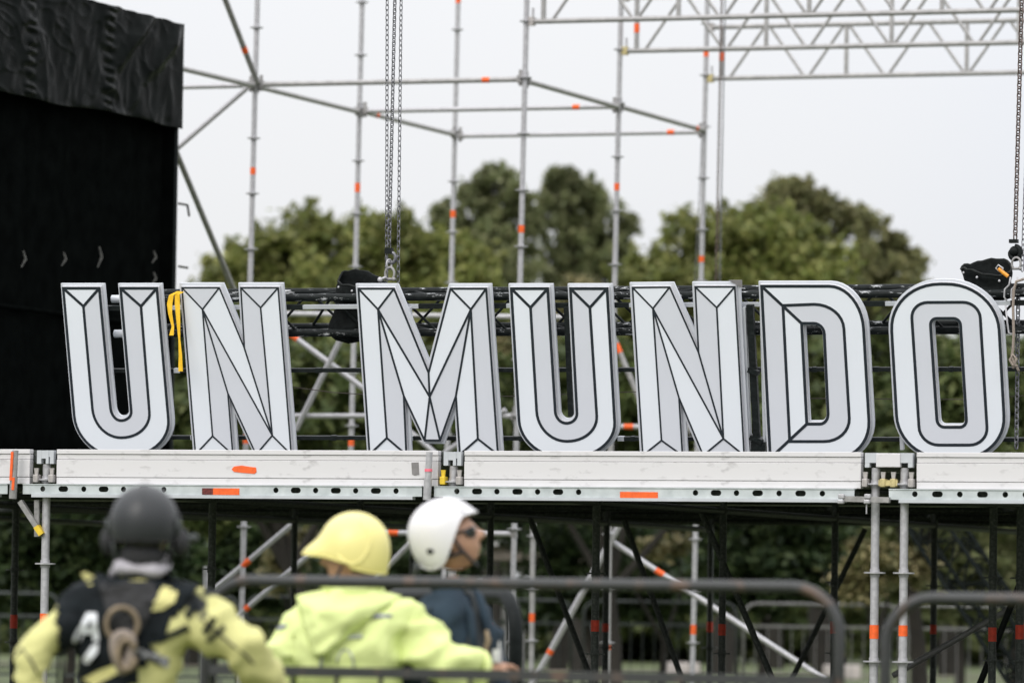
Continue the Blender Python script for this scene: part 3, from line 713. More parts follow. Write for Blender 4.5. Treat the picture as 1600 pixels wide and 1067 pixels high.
# ------------------------------------------------------------------ chains, bags, straps
def chain_run(p, q, pitch, wire_r, wide, matl, parent, name="chain"):
    p = Vector(p); q = Vector(q); L = (q - p).length; n = int(L / pitch); d = (q - p).normalized()
    sx = d.cross(Vector((0, 1, 0))).normalized(); sy = d.cross(sx); mb = MB()
    for k in range(n):
        c = p + d * pitch * (k + .5); a = sx if k % 2 else sy; h = pitch * .5 + wire_r * .6; w = wide / 2
        a = (a * cos(.5) + (sy if k % 2 else -sx) * sin(.5))
        pts = []
        for i in range(10):
            t = 2 * pi * i / 10; pts.append(c + d * (h - w + wire_r) * (1 if sin(t) > 0 else -1) * (1 if abs(sin(t)) > .01 else 0) + d * w * sin(t) + a * w * cos(t))
        mb.tube(pts, wire_r, 5, closed=True)
    return mb.build(name, matl, parent, 'all')
YC = spt(0, v1, WT - DT / 2).y
def shackle(c, r, parent, matl, rot=0):
    mb = MB(); pts = [c + Vector((r * sin(t) * cos(rot), r * sin(t) * sin(rot), r * 1.35 * cos(t))) for t in np.linspace(-2.5, 2.5, 14)]
    mb.tube(pts, r * .27, 8); mb.tube([pts[0] - (pts[-1] - pts[0]) * .25, pts[-1] + (pts[-1] - pts[0]) * .25], r * .3, 8)
    mb.ball(pts[-1] + (pts[-1] - pts[0]) * .25, r * .42); return mb.build("shackle", matl, parent, 'all')
h1 = thing("chain_hoist", "steel hoist chains hanging to the shackle above the letter M", "chain", atY(608, 440, YC))
chain_run(atY(605.8, -350, YC), atY(604, 440, YC), .031, .0029, .021, CHAINM, h1)
chain_run(atY(625, -350, YC), atY(608, 388, YC), .025, .0036, .022, CHAINM, h1)
chain_run(atY(630.5, -350, YC), atY(622, 442, YC), .031, .0029, .021, CHAINM, h1)
c = atY(608, 392, YC); MB().box(c, (.045, .04, .035)).build("hook_block", BLACKM, h1, False)
hk = MB(); c = atY(611, 403, YC); hk.tube([c + Vector((.03 * cos(t), 0, .032 * sin(t))) for t in np.linspace(1.6, -3.6, 14)], [.011] * 10 + [.009, .008, .007, .005], 8); hk.build("hook", CHAINM, h1)
shackle(atY(608, 413, YC - .02), .022, h1, GALV, 1.2); shackle(atY(609, 428, YC - .03), .03, h1, GALVD)
mb = MB(); c = atY(594, 437, YC - .05); mb.tube([c, atY(603, 433, YC - .05)], .008, 8); mb.ball(c, .017); mb.build("shackle_pin", GALV, h1, 'all')
h2 = thing("chain_hoist", "rusty hoist chains with hook hanging at the right edge", "chain", atY(1586, 440, YC))
chain_run(atY(1606, -350, YC), atY(1586, 380, YC), .031, .0046, .027, RUSTCH, h2)
chain_run(atY(1624, -350, YC), atY(1597, 430, YC), .031, .0029, .021, CHAINM, h2)
chain_run(atY(1591, 455, YC), atY(1588, 704, YC), .032, .0042, .026, CHAINM, h2)
c = atY(1584, 377, YC); MB().box(c, (.05, .04, .022)).build("hook_block", BLACKM, h2, False)
hk = MB(); c = atY(1586, 395, YC); hk.tube([c + Vector((.034 * cos(t), 0, .036 * sin(t))) for t in np.linspace(1.6, -3.6, 14)], [.017] * 10 + [.014, .012, .01, .006], 8); hk.ball(c + Vector((-.005, 0, .01)), .03); hk.build("hook", BLACKM, h2, 'all')
shackle(atY(1588, 412, YC - .03), .027, h2, GALVD)
h3 = thing("chain_hoist", "dark blurred chain hanging from the far girder beside the tower", "chain", atY(1120, 440, YS[1] - 1))
chain_run(atY(1135, -350, YS[1] - 1), atY(1118, 470, YS[1] - 1), .04, .0042, .022, RUSTCH, h3)
chain_run(atY(1140, -350, YS[1] - 1), atY(1124, 470, YS[1] - 1), .035, .003, .014, CHAINM, h3)
def bag(label, cpx, top, bot, wpx, shift, tilt, Yc):
    """open chain bag: sleeve of canvas with rolled rim, eyelets and a slack belly"""
    c0 = atY(cpx, top, Yc); c1 = atY(cpx + shift, bot, Yc); s = (atY(cpx + 1, top, Yc) - c0).length; R = wpx / 2 * s
    t = thing("chain_bag", label, "bag", c1, "black canvas chain bags on the truss")
    mb = MB(); n = 36; H = c0.z - c1.z; rings = 18
    for j in range(rings + 1):
        u = j / rings; rr = R * (1.0 - .16 * sin(min(1, u * 1.6) * pi) * .5 + .05 * sin(u * 9)) * (1 if u < .72 else sqrt(max(0.01, 1 - ((u - .72) / .28) ** 2)))
        for k in range(n):
            a = 2 * pi * k / n; wob = 1 + .12 * noise.noise((cos(a) * 1.6, sin(a) * 1.6, u * 3 + cpx)) + .03 * noise.noise((cos(a) * 6, sin(a) * 6, u * 5))
            lift = (-tilt * R * cos(a) + .30 * R * sin(a)) * (1 - u) ** 1.3 - .10 * R * (1 - u) * sin(2 * a + cpx) 
            mb.v.append((c0.x + (c1.x - c0.x) * u ** .8 + rr * wob * cos(a), Yc + .62 * rr * wob * sin(a), c0.z - H * u - lift * -1 + .02 * noise.noise((a * 2, u * 3, 1))))
    for j in range(rings):
        for k in range(n):
            a, b = j * n + k, j * n + (k + 1) % n; mb.f.append((a, b, b + n, a + n)); mb.mi.append(0)
    mb.f.append(tuple(rings * n + k for k in range(n))); mb.mi.append(0)
    o = mb.build("sleeve", CANVAS, t, 'all'); md = o.modifiers.new("s", 'SOLIDIFY'); md.thickness = .006
    rim = MB(); rim.tube([Vector(mb.v[k]) for k in range(n)], .007, 6, closed=True); rim.build("rim", mat("worn_canvas_binding", (.014, .016, .015), .8, 0, .5, scale=30, spec=.2), t, 'all')
    for k in (21, 26, 31):
        p = Vector(mb.v[k]) + Vector((0, -.014, -.03)); MB().ball(p, (.008, .006, .008), 8, 6).build("eyelet", GALV, t, 'all')
bag("black canvas chain bag slumped on the truss left of the M", 566, 438, 535, 74, -20, .14, YC + .03)
bag("black canvas chain bag at the right edge above the letter O", 1542, 418, 470, 80, 3, .05, YC + .0)
def strap(label, pts, w):
    P = [atY(x, y, YC - .28) for x, y in pts]; mb = MB()
    for i, p in enumerate(P):
        tw = w[i]; mb.v += [tuple(p + Vector((-tw / 2, 0, 0))), tuple(p + Vector((tw / 2, -.006 * (i % 2), 0)))]
        if i: a = 2 * i; mb.f.append((a - 2, a - 1, a + 1, a)); mb.mi.append(0)
    o = mb.build("lifting_strap", YSTRAP, None, False); md = o.modifiers.new("s", 'SOLIDIFY'); md.thickness = .003
    tag(o, label, "strap", "yellow straps between the U and N")
strap("short yellow strap twisted and hanging left of its pair", [(280, 455), (268, 461), (265, 475), (266, 490), (270, 510), (268, 524)], [.028, .034, .036, .028, .016, .032])
strap("longer yellow strap hanging beside the letter N", [(284, 456), (277, 460), (277, 476), (279, 505), (280, 530), (282, 555), (282, 580)], [.03, .034, .034, .026, .012, .024, .03])
rp = MB(); rp.tube([atY(x, y, YC - .22) for x, y in ((1600, 436), (1588, 440), (1584, 455), (1583, 480), (1584, 520), (1583, 545), (1581, 556), (1584, 566), (1588, 572), (1592, 580))], .0085, 7)
rp.tube([atY(x, y, YC - .225) for x, y in ((1590, 572), (1582, 570), (1578, 562), (1583, 554), (1588, 560), (1583, 576))], .0085, 7)
tag(rp.build("tie_rope", ROPE, None, 'all'), "tan rope knotted and hanging by the right truss end", "rope")
cb = MB(); P0 = [atY(x, y, YC - .26) for x, y in ((1560, 420), (1575, 432))]
cb.tube(P0, .011, 8); ob = cb.build("spring_clip", mat("orange_clip", (.75, .3, .02), .45), None, True); tag(ob, "orange-handled clip hooked on the right chain bag", "clip")
MB().tube([atY(x, y, YC - .26) for x, y in ((1561, 424), (1556, 419), (1560, 414), (1567, 419), (1566, 424))], .005, 6).build("clip_gate", GALV, ob, 'all')
hkm = MB()
for dx in (0, 12):
    hkm.tube([atY(x + dx * .9, y, YC - .2) for x, y in ((1579, 433), (1577, 445), (1570, 452), (1569, 464), (1573, 470))], .0055, 6)
hkm.tube([atY(x, y, YC - .2) for x, y in ((1571, 476), (1574, 505), (1576, 520), (1585, 522))], .0055, 6)
tag(hkm.build("clamp_hook", GALV, None, 'all'), "bent steel clamp hooks gripping the right truss end", "clamp")
#PART2
# ------------------------------------------------------------------ crowd barriers
def barrier(label, pL, pR, h, matl, r=.021, rc=.17, gap=.325, far=False, group=None, nbar=None):
    """arched steel barrier: loop frame, upper rail, bottom rail, upright bars and two feet"""
    pL = Vector(pL); pR = Vector(pR); d = (pR - pL); d.z = 0; L = d.length; d.normalize(); nrm = Vector((-d.y, d.x, 0))
    t = thing("crowd_barrier", label, "barrier", Vector((pL.x, pL.y, min(pL.z, pR.z))), group)
    P = lambda s, z: pL + d * s + Vector((0, 0, (pR.z - pL.z) * s / L + z))
    path = [P(0, .03), P(0, h - rc)] + [P(rc - rc * cos(a), h - rc + rc * sin(a)) for a in np.linspace(.2, pi / 2, 7)]
    path += [P(L - rc + rc * sin(a), h - rc + rc * cos(a)) for a in np.linspace(0, pi / 2 - .2, 7)] + [P(L, h - rc), P(L, .03)]
    MB().tube(path, r, 8 if far else 14).build("loop_frame", matl, t, 'all')
    MB().bar(P(r, h - gap), P(L - r, h - gap), r * 1.7, r * 1.7).build("upper_rail", matl, t, False)
    MB().bar(P(r, .18), P(L - r, .18), r * 1.7, r * 1.7).build("bottom_rail", matl, t, False)
    n = nbar or int(L / .17)
    bm_ = MB().tube([(0, 0, .19), (0, 0, h - gap)], r * (.25 if far else .42), 6).mesh("upright_bar", matl, True)
    for k in range(1, n): inst("upright_bar", bm_, t, P(L * k / n, 0))
    for s in (.25, L - .25):
        MB().tube([P(s, .17), P(s, .04) + nrm * .05, P(s, .02) + nrm * .3], r * .9, 8).build("foot", matl, t, True)
        MB().tube([P(s, .165), P(s, .04) - nrm * .05, P(s, .02) - nrm * .3], r * .9, 8).build("foot", matl, t, True)
    return t
def gnd(px, D, z=0): p = atD(px, 964, D); return Vector((p.x, p.y, z))
barrier("dark steel barrier in front of the men, widest in the picture", gnd(322, 20.95), gnd(1312, 20.1), 1.37, BARR, group="crowd barriers in the foreground")
barrier("dark steel barrier at the right edge, only its left corner in view", gnd(1384, 20.0), gnd(2420, 19.4), 1.337, BARR, group="crowd barriers in the foreground")
barrier("dark barrier whose rounded corner shows behind the navy-jacketed man", gnd(600, 24.4), gnd(806, 22.6), 1.335, BLACKM, r=.03, group="crowd barriers in the foreground")
def gz(D): return .14 * min(1, max(0, (D - 58) / 25))
for a, b_, lab, m_ in ((-150, 92, "galvanised far barrier at the left edge under the stage", BARRF), (100, 372, "galvanised far barrier hidden behind the black-helmeted man", BARRF),
                       (385, 638, "galvanised far barrier behind the yellow jacket", BARRF), (652, 893, "galvanised far barrier behind the navy jacket and beyond", BARRF),
                       (912, 1152, "galvanised far barrier in the middle under the stage", BARRF), (1162, 1406, "brownish far barrier left of the twin posts", GALVD),
                       (1419, 1668, "brownish far barrier right of the twin posts", GALVD)):
    barrier(lab, gnd(a, 84, gz(84)), gnd(b_, 84, gz(84)), 1.36, m_, r=.024, rc=.2, far=True, group="far barriers beyond the stage")

# ------------------------------------------------------------------ things beyond the stage
TRD = mat("dull_black_truss", (.010, .012, .011), .95, 0, .4, scale=20, spec=0)
lt = thing("leaning_truss", "black lattice truss propped at a slant under the stage at the right", "truss", gnd(1560, 60))
pa, pb = atD(1455, 812, 62), atD(1640, 1090, 58); dl = (pb - pa).normalized(); s1 = dl.cross(Vector((0, 1, 0))).normalized() * .2; s2 = dl.cross(s1).normalized() * .22
cn = [s1 + s2, s1 - s2, -s1 - s2, -s1 + s2]
for c in cn: MB().tube([pa + c, pb + c], .026, 8).build("chord", TRD, lt)
nl = 8
for k in range(nl):
    q0, q1 = pa.lerp(pb, k / nl), pa.lerp(pb, (k + 1) / nl)
    for i in range(4):
        c0, c1 = cn[i], cn[(i + 1) % 4]
        MB().tube([q0 + (c0 if k % 2 else c1), q1 + (c1 if k % 2 else c0)], .013, 6).build("lacing", TRD, lt)
        MB().tube([q0 + c0, q0 + c1], .011, 6).build("lacing", TRD, lt)
sh = thing("white_shelter", "distant white-roofed shelter with grey posts behind the navy-jacketed man", "shelter", gnd(820, 98, gz(98)))
def sp(px, py, D): return atD(px, py, D)
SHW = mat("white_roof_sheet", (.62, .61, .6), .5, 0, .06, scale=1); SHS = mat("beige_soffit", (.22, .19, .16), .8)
p, q = sp(600, 838, 97), sp(936, 846, 97)
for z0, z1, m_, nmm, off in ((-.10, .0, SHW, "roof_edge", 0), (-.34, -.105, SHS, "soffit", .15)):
    mb = MB(); d = q - p; nr = Vector((-d.y, d.x, 0)).normalized() * (3.5)
    vs = [p + nr.normalized() * off + UP * z0, q + nr.normalized() * off + UP * z0, q + nr + UP * z0, p + nr + UP * z0]
    vs += [v + UP * (z1 - z0) for v in vs]
    mb.add(vs, [(0, 1, 2, 3), (4, 5, 6, 7), (0, 1, 5, 4), (1, 2, 6, 5), (2, 3, 7, 6), (3, 0, 4, 7)]).build(nmm, m_, sh, False)
for px in (612, 790, 818, 925):
    a = sp(px, 850, 97.8); MB().bar(Vector((a.x, a.y, gz(98))), a, .10, .10, F0).build("post", GIRD, sh, False)
for py in (853, 872, 885):
    MB().bar(sp(615, py, 97.9), sp(822, py + 3, 97.9), .05, .05).build("rail", GIRD, sh, False)
lw_ = MB(); 
for a, b_, lab in ((1035, 1094, "low pale concrete block on the grass left of centre posts"), (1288, 1345, "low pale concrete block on the grass left of the twin posts")):
    p, q = gnd(a, 112, gz(112)), gnd(b_, 112, gz(112)); mb = MB(); mb.bar(p + UP * .14, q + UP * .14, .5, .28)
    o = mb.build("concrete_block", CONC, None, False); md = o.modifiers.new("b", 'BEVEL'); md.width = .03; md.segments = 2
    tag(o, lab, "block", "pale blocks on the grass")
pth = MB(); c0, c1 = gnd(-400, 118, gz(118) + .03), gnd(2000, 116, gz(118) + .03); dv = F0 * 2.2
pth.add([c0, c1, c1 + dv, c0 + dv], [(0, 1, 2, 3)]); tag(pth.build("path", mat("brown_dirt_path", (.16, .13, .1), .95, 0, .2, scale=2), None, False), "brown dirt path along the tree line", "path", None, "structure")

# ------------------------------------------------------------------ trees
L_OLIVE = leafmat("olive_leaves", (.10, .13, .03), (.21, .235, .066), (.36, .355, .13))
L_DARK = leafmat("dark_green_leaves", (.045, .068, .02), (.09, .12, .038), (.17, .19, .07))
L_GREY = leafmat("grey_green_leaves", (.105, .13, .052), (.20, .225, .10), (.32, .32, .17))
L_LOW = leafmat("shaded_low_leaves", (.018, .034, .013), (.04, .066, .024), (.08, .11, .04))  # leaf colours lowered to paint in the shade beneath the taller crowns
L_BROWN = leafmat("brownish_leaves", (.115, .13, .052), (.215, .22, .095), (.34, .31, .155))
L_PALE = leafmat("pale_yellow_blossom", (.07, .085, .03), (.22, .2, .09), (.42, .36, .2))
def leaves(cent, rad, n, size, seed, shell=.72, flat=.75, gapn=.0):
    """n leaf quads in clumps through an ellipsoid"""
    r = np.random.default_rng(seed); K = max(10, n // 60)
    d = r.normal(size=(K, 3)); d /= np.linalg.norm(d, axis=1)[:, None]
    rr = shell + (1.03 - shell) * r.random(K) ** .7; out_ = r.random(K) < .2; rr[out_] = 1.0 + .27 * r.random(out_.sum()); inner = r.random(K) < .13; rr[inner] = r.random(inner.sum()) * shell
    cc = d * rr[:, None] * np.array(rad)
    sig = .10 * (rad[0] + rad[2]) / 2 + .05
    idx = r.integers(0, K, n); p = cc[idx] + r.normal(size=(n, 3)) * sig * np.array([1, 1, flat]) * (.4 + 1.1 * r.random(n)[:, None]) * np.where(rr[idx] > 1, .6, 1)[:, None]
    p += np.array(cent)
    nr = r.normal(size=(n, 3)) + np.array([0, 0, 1.3]) + d[idx] * .5; nr /= np.linalg.norm(nr, axis=1)[:, None]
    t = np.cross(nr, r.normal(size=(n, 3))); t /= np.linalg.norm(t, axis=1)[:, None]; b = np.cross(nr, t)
    s = size * (.6 + .8 * r.random(n))[:, None]
    return np.stack([p - t * s, p + b * s * .5 + nr * s * .1, p + t * s, p - b * s * .5 + nr * s * .1], 1).reshape(-1, 3)
def sprays(cent, rad, n, size, seed):
    """loose leafy shoots standing out of the upper side of a crown"""
    r = np.random.default_rng(seed); out = []
    for _ in range(n):
        d = r.normal(size=3); d[2] = abs(d[2]) + .25; d /= np.linalg.norm(d)
        p0 = np.array(cent) + d * np.array(rad) * .9; g_ = d * .6 + np.array([0, 0, .7]) + r.normal(size=3) * .3; L_ = r.uniform(.15, .38) * rad[2]
        m_ = int(26 + 30 * r.random()); t = r.random(m_) ** .8
        p = p0 + g_ * L_ * t[:, None] + r.normal(size=(m_, 3)) * (.02 + .07 * rad[0] * (1.1 - t))[:, None]
        nr = r.normal(size=(m_, 3)); nr /= np.linalg.norm(nr, axis=1)[:, None]; tt = np.cross(nr, r.normal(size=(m_, 3))); tt /= np.linalg.norm(tt, axis=1)[:, None]; b = np.cross(nr, tt)
        s_ = size * (.5 + .7 * r.random(m_))[:, None]
        out.append(np.stack([p - tt * s_, p + b * s_ * .5, p + tt * s_, p - b * s_ * .5], 1).reshape(-1, 3))
    return np.concatenate(out)
def leafobj(name, V, matl, parent, kind=None):
    n = len(V) // 4; me = bpy.data.meshes.new(name); c = V.mean(0)
    me.vertices.add(len(V)); me.vertices.foreach_set("co", (V - c).ravel().astype(np.float32))
    me.loops.add(4 * n); me.loops.foreach_set("vertex_index", np.arange(4 * n, dtype=np.int32))
    me.polygons.add(n); me.polygons.foreach_set("loop_start", np.arange(0, 4 * n, 4, dtype=np.int32))
    try: me.polygons.foreach_set("loop_total", np.full(n, 4, dtype=np.int32))
    except Exception: pass
    me.materials.append(matl); me.update(); me.validate()
    o = link(name, me, parent, Vector(c)); 
    if kind: o["kind"] = kind
    return o
def tree(name, label, cat, px, D, blobs, matl, dens=1.0, size=.16, group=None, trunk_px=None, shell=.7, twigs=True):
    base = gnd(trunk_px or px, D, gz(D)); s = D / FPX
    t = thing(name, label, cat, base, group); Vs = []; ctr = []
    for k, (bx, by, rx, ry) in enumerate(blobs):
        c = atD(bx, by, D + random.uniform(-.25, .25) * rx * s); R = (rx * s, rx * s, ry * s); ctr.append((c, R))
        size_ = size * .62; n = int(dens * 3600 * (rx * s * ry * s) ** .85 * (.16 / size) ** 1.3) + 300
        Vs.append(leaves(c, R, n, size_, hash((px, k, D)) % 99999, shell))
        if twigs: Vs.append(sprays(c, R, 16 if rx > 25 else 6, size_, k + abs(px)))
    leafobj("crown", np.concatenate(Vs), matl, t)
    top = max(ctr, key=lambda q: q[0].z)[0]; H = top.z - base.z; mb = MB()
    fork = base.lerp(Vector((top.x, top.y, base.z + H)), .35); r0 = .03 * H ** .9
    mid = base.lerp(fork, .5) + Vector((.1 * noise.noise((px, 1, 0)), .1, 0))
    mb.tube([base - UP * .1, mid, fork], [r0 * 1.25, r0, r0 * .8], 9)
    for c, R in ctr:
        e = c + Vector((0, 0, R[2] * .3)); m1 = fork.lerp(e, .5) + Vector((random.uniform(-.3, .3), random.uniform(-.3, .3), .1))
        mb.tube([fork, m1, e], [r0 * .6, r0 * .35, r0 * .1], 6)
        if twigs:
            for _ in range(5):
                dd = Vector((random.gauss(0, 1), random.gauss(0, 1), abs(random.gauss(0, 1)))).normalized()
                mb.tube([m1, c + Vector((dd.x * R[0], dd.y * R[1], dd.z * R[2])) * 1.0], [r0 * .2, r0 * .04], 4)
    mb.build("trunk", WOODY, t, True); return t
TG = "trees behind the stage"
tree("broad_tree", "dense olive-green tree behind the left scaffold tubes", "tree", 480, 118,
     [(470, 455, 95, 105), (400, 480, 80, 90), (540, 450, 80, 95), (360, 500, 55, 80), (470, 600, 130, 90), (475, 400, 36, 42), (600, 470, 60, 90)], L_OLIVE, 1.2, group=TG)
tree("broad_tree", "rounded yellow-green tree left of the tall grey pair", "tree", 640, 114,
     [(620, 440, 75, 90), (690, 450, 65, 80), (575, 470, 60, 70), (640, 560, 110, 120), (720, 500, 70, 110), (600, 385, 42, 42)], L_OLIVE, 1.2, group=TG)
tree("tall_tree", "tall grey-green tree, left of the notch in the skyline", "tree", 770, 140,
     [(770, 330, 58, 58), (745, 380, 55, 70), (800, 380, 48, 70), (720, 400, 45, 60), (770, 470, 90, 100), (775, 290, 30, 26), (695, 335, 18, 18), (745, 312, 20, 20), (806, 318, 18, 22)], L_GREY, .42, .17, TG, shell=.5)
tree("tall_tree", "tall grey-green tree, right of the notch in the skyline", "tree", 910, 142,
     [(895, 340, 52, 62), (880, 300, 32, 32), (940, 370, 48, 62), (870, 400, 48, 70), (925, 430, 62, 80), (900, 520, 95, 110), (968, 410, 20, 40), (872, 280, 18, 16), (925, 310, 20, 22), (985, 352, 12, 14)], L_GREY, .42, .17, TG, shell=.5)
tree("broad_tree", "broad dense green tree right of the scaffold tower", "tree", 1130, 116,
     [(1120, 430, 105, 88), (1058, 458, 58, 58), (1190, 420, 90, 85), (1140, 385, 60, 45), (1100, 560, 140, 110), (1240, 480, 90, 110), (1010, 490, 50, 80)], L_OLIVE, 1.2, group=TG)
tree("thin_tree", "brownish thinning tree sloping down at the right skyline", "tree", 1290, 124,
     [(1240, 345, 60, 48), (1300, 370, 60, 60), (1350, 400, 50, 62), (1330, 470, 85, 90), (1400, 440, 45, 60), (1240, 310, 32, 26), (1420, 500, 55, 70), (1300, 580, 130, 100), (1225, 296, 14, 14), (1285, 318, 16, 18), (1350, 345, 14, 18), (1395, 385, 16, 18), (1428, 405, 12, 16)], L_BROWN, .42, .15, TG, shell=.5)
tree("broad_tree", "dark green tree behind the letters D and O", "tree", 1440, 82,
     [(1400, 610, 100, 90), (1500, 620, 90, 90), (1300, 630, 90, 90), (1560, 640, 80, 80), (1450, 720, 160, 80)], L_DARK, 1.1, .17, TG)
tree("broad_tree", "dark green tree behind the letters N and M", "tree", 520, 80,
     [(500, 640, 110, 90), (620, 650, 110, 90), (400, 650, 90, 90), (320, 700, 80, 120), (700, 690, 90, 90), (290, 590, 50, 80), (330, 540, 50, 60)], L_DARK, 1.1, .17, TG)
tree("broad_tree", "dark green tree behind the middle letters", "tree", 960, 81,
     [(940, 620, 100, 90), (1060, 650, 110, 90), (850, 650, 90, 90), (1160, 680, 100, 100), (760, 700, 70, 80)], L_DARK, 1.1, .17, TG)
tree("broad_tree", "green tree beyond the black wing at the left", "tree", -180, 112,
     [(-120, 560, 110, 110), (-260, 600, 110, 110), (-180, 720, 160, 110), (0, 660, 110, 110), (-120, 860, 170, 110)], L_OLIVE, .9, .2, TG)
# low foliage seen under the deck
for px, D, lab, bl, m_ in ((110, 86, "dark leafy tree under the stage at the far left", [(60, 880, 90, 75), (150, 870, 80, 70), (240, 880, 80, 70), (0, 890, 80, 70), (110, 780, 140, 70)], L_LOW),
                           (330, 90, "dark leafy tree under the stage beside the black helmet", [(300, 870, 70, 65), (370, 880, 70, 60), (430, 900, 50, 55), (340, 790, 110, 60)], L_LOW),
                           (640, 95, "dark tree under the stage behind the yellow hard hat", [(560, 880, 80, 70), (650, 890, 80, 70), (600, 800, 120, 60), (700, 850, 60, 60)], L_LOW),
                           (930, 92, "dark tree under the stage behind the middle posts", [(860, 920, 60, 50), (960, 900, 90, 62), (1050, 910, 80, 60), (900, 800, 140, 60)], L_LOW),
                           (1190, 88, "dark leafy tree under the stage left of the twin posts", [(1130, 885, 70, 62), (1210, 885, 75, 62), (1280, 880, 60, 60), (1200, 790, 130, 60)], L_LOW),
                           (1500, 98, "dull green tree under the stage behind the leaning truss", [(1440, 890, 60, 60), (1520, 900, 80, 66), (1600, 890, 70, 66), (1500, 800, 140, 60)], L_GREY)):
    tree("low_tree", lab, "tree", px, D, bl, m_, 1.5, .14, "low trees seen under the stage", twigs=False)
for px, D, lab, bl in ((790, 99, "pale yellow flowering shrub behind the M and second U", [(795, 560, 20, 55), (788, 640, 30, 70), (800, 720, 35, 70)]),
                       (910, 112, "pale yellow flowering treetop just above the middle U", [(905, 462, 34, 28), (880, 500, 45, 40)]),
                       (462, 82, "pale yellow flowering shrub left of the yellow hard hat", [(455, 868, 26, 34), (480, 850, 18, 22), (440, 895, 24, 24)]),
                       (1360, 80, "pale yellow flowering shrub behind the twin front posts", [(1352, 885, 34, 36), (1385, 870, 28, 28), (1430, 880, 26, 36), (1340, 915, 26, 26)]),
                       (1028, 84, "pale yellow blossom sprays under the middle of the stage", [(1022, 858, 20, 12), (1060, 852, 14, 10)]),
                       (1590, 100, "pale yellow-green shrub at the right edge behind the chain", [(1592, 640, 26, 70)])):
    tree("flowering_shrub", lab, "shrub", px, D, bl, L_PALE, .8, .11, "pale flowering shrubs", shell=.4, twigs=False)
# distant wood closing the view
r_ = np.random.default_rng(5); Vs = []
for k in range(76):
    px = -800 + k * 42; topy = 560 if px > 1460 else (520 if px > 330 else 600)
    for py in (topy + 60, topy + 180, topy + 300, 960, 995):
        D = 152 + r_.uniform(-4, 4); c = atD(px + r_.uniform(-15, 15), py, D); s = D / FPX
        Vs.append(leaves(c, (75 * s, 75 * s, 85 * s if py < 900 else 40 * s), 1100, .2, int(r_.integers(1e6)), .3))
o = leafobj("far_wood", np.concatenate(Vs), L_DARK, None, "stuff"); tag(o, "dark mass of distant woodland closing the view", "woodland")
for px, lab in ((300, "bare dark trunk beyond the stage between the left posts"), (872, "bare dark trunk beyond the stage behind the slanting silver brace"), (932, "bare dark trunk just left of the thick middle post"), (1212, "bare dark trunk beyond the stage left of the pale block"), (1480, "bare dark trunk beyond the stage right of the twin posts")):
    b = gnd(px, 126 + random.uniform(-8, 8), gz(130))
    t = thing("tree_trunk", lab, "trunk", b, "bare trunks at the far tree line")
    MB().tube([b - UP * .1, b + Vector((random.uniform(-.15, .15), 0, 1.6)), b + Vector((random.uniform(-.4, .4), 0, 3.4))], [.24, .19, .13], 8).build("stem", WOODY, t, True)
    MB().tube([b + Vector((0, 0, 1.5)), b + Vector((random.choice((-1, 1)) * .7, .1, 3.2))], [.1, .06], 6).build("limb", WOODY, t, True)
#PART3
# ------------------------------------------------------------------ people
def skin_mesh(P, edges, radii, root, sub=2):
    me = bpy.data.meshes.new("tmp"); me.from_pydata([tuple(p) for p in P], edges, []); me.update()
    o = bpy.data.objects.new("tmp", me); COL.objects.link(o)
    sk = o.modifiers.new("skin", 'SKIN'); sk.use_smooth_shade = True
    sv = me.skin_vertices[0].data if me.skin_vertices else None
    if sv is None:
        bm = bmesh.new(); bm.from_mesh(me); bm.verts.layers.skin.verify(); bm.to_mesh(me); bm.free(); sv = me.skin_vertices[0].data
    for i, r in enumerate(radii):
        sv[i].radius = r if hasattr(r, '__len__') else (r, r); sv[i].use_root = (i == root)
    ss = o.modifiers.new("sub", 'SUBSURF'); ss.levels = sub; ss.render_levels = sub
    dg = bpy.context.evaluated_depsgraph_get(); ev = o.evaluated_get(dg); m2 = ev.to_mesh()
    V = [v.co.copy() for v in m2.vertices]; Fc = [tuple(p.vertices) for p in m2.polygons]
    ev.to_mesh_clear(); bpy.data.objects.remove(o); bpy.data.meshes.remove(me)
    return V, Fc
def vnormals(V, Fc):
    N = [Vector((0, 0, 0)) for _ in V]
    for f in Fc:
        n = (V[f[1]] - V[f[0]]).cross(V[f[2]] - V[f[0]])
        if len(f) == 4: n = n + (V[f[2]] - V[f[0]]).cross(V[f[3]] - V[f[0]])
        for i in f: N[i] += n
    return [n.normalized() if n.length > 1e-12 else Vector((0, 0, 1)) for n in N]
def folds(V, Fc, amp, seed, where=None):
    """cloth: broad sag plus sharper creases running roughly across the limbs"""
    N = vnormals(V, Fc); out = []
    for v, n in zip(V, N):
        q = v + .05 * Vector((noise.noise(v * 5), noise.noise(v * 5 + Vector((7, 0, 0))), noise.noise(v * 5 + Vector((0, 7, 0)))))
        a = max(0, 1 - 2.6 * abs(noise.noise(Vector((q.x * 5 + q.z * 2.5, q.y * 5, q.z * 9 - q.x * 4)) + Vector((seed, 0, 0))))) ** 1.6
        a2 = max(0, 1 - 2.6 * abs(noise.noise(Vector((q.x * 10 - q.z * 5, q.y * 9, q.z * 14)) + Vector((0, seed, 3))))) ** 1.5
        b = noise.noise(v * 6 + Vector((0, seed, 0)))
        out.append(v + n * amp * (1.5 * a + .6 * a2 + .9 * b - .6))
    return out
def smoothface(a, b, x): t = max(0, min(1, (x - a) / (b - a))); return t * t * (3 - 2 * t)
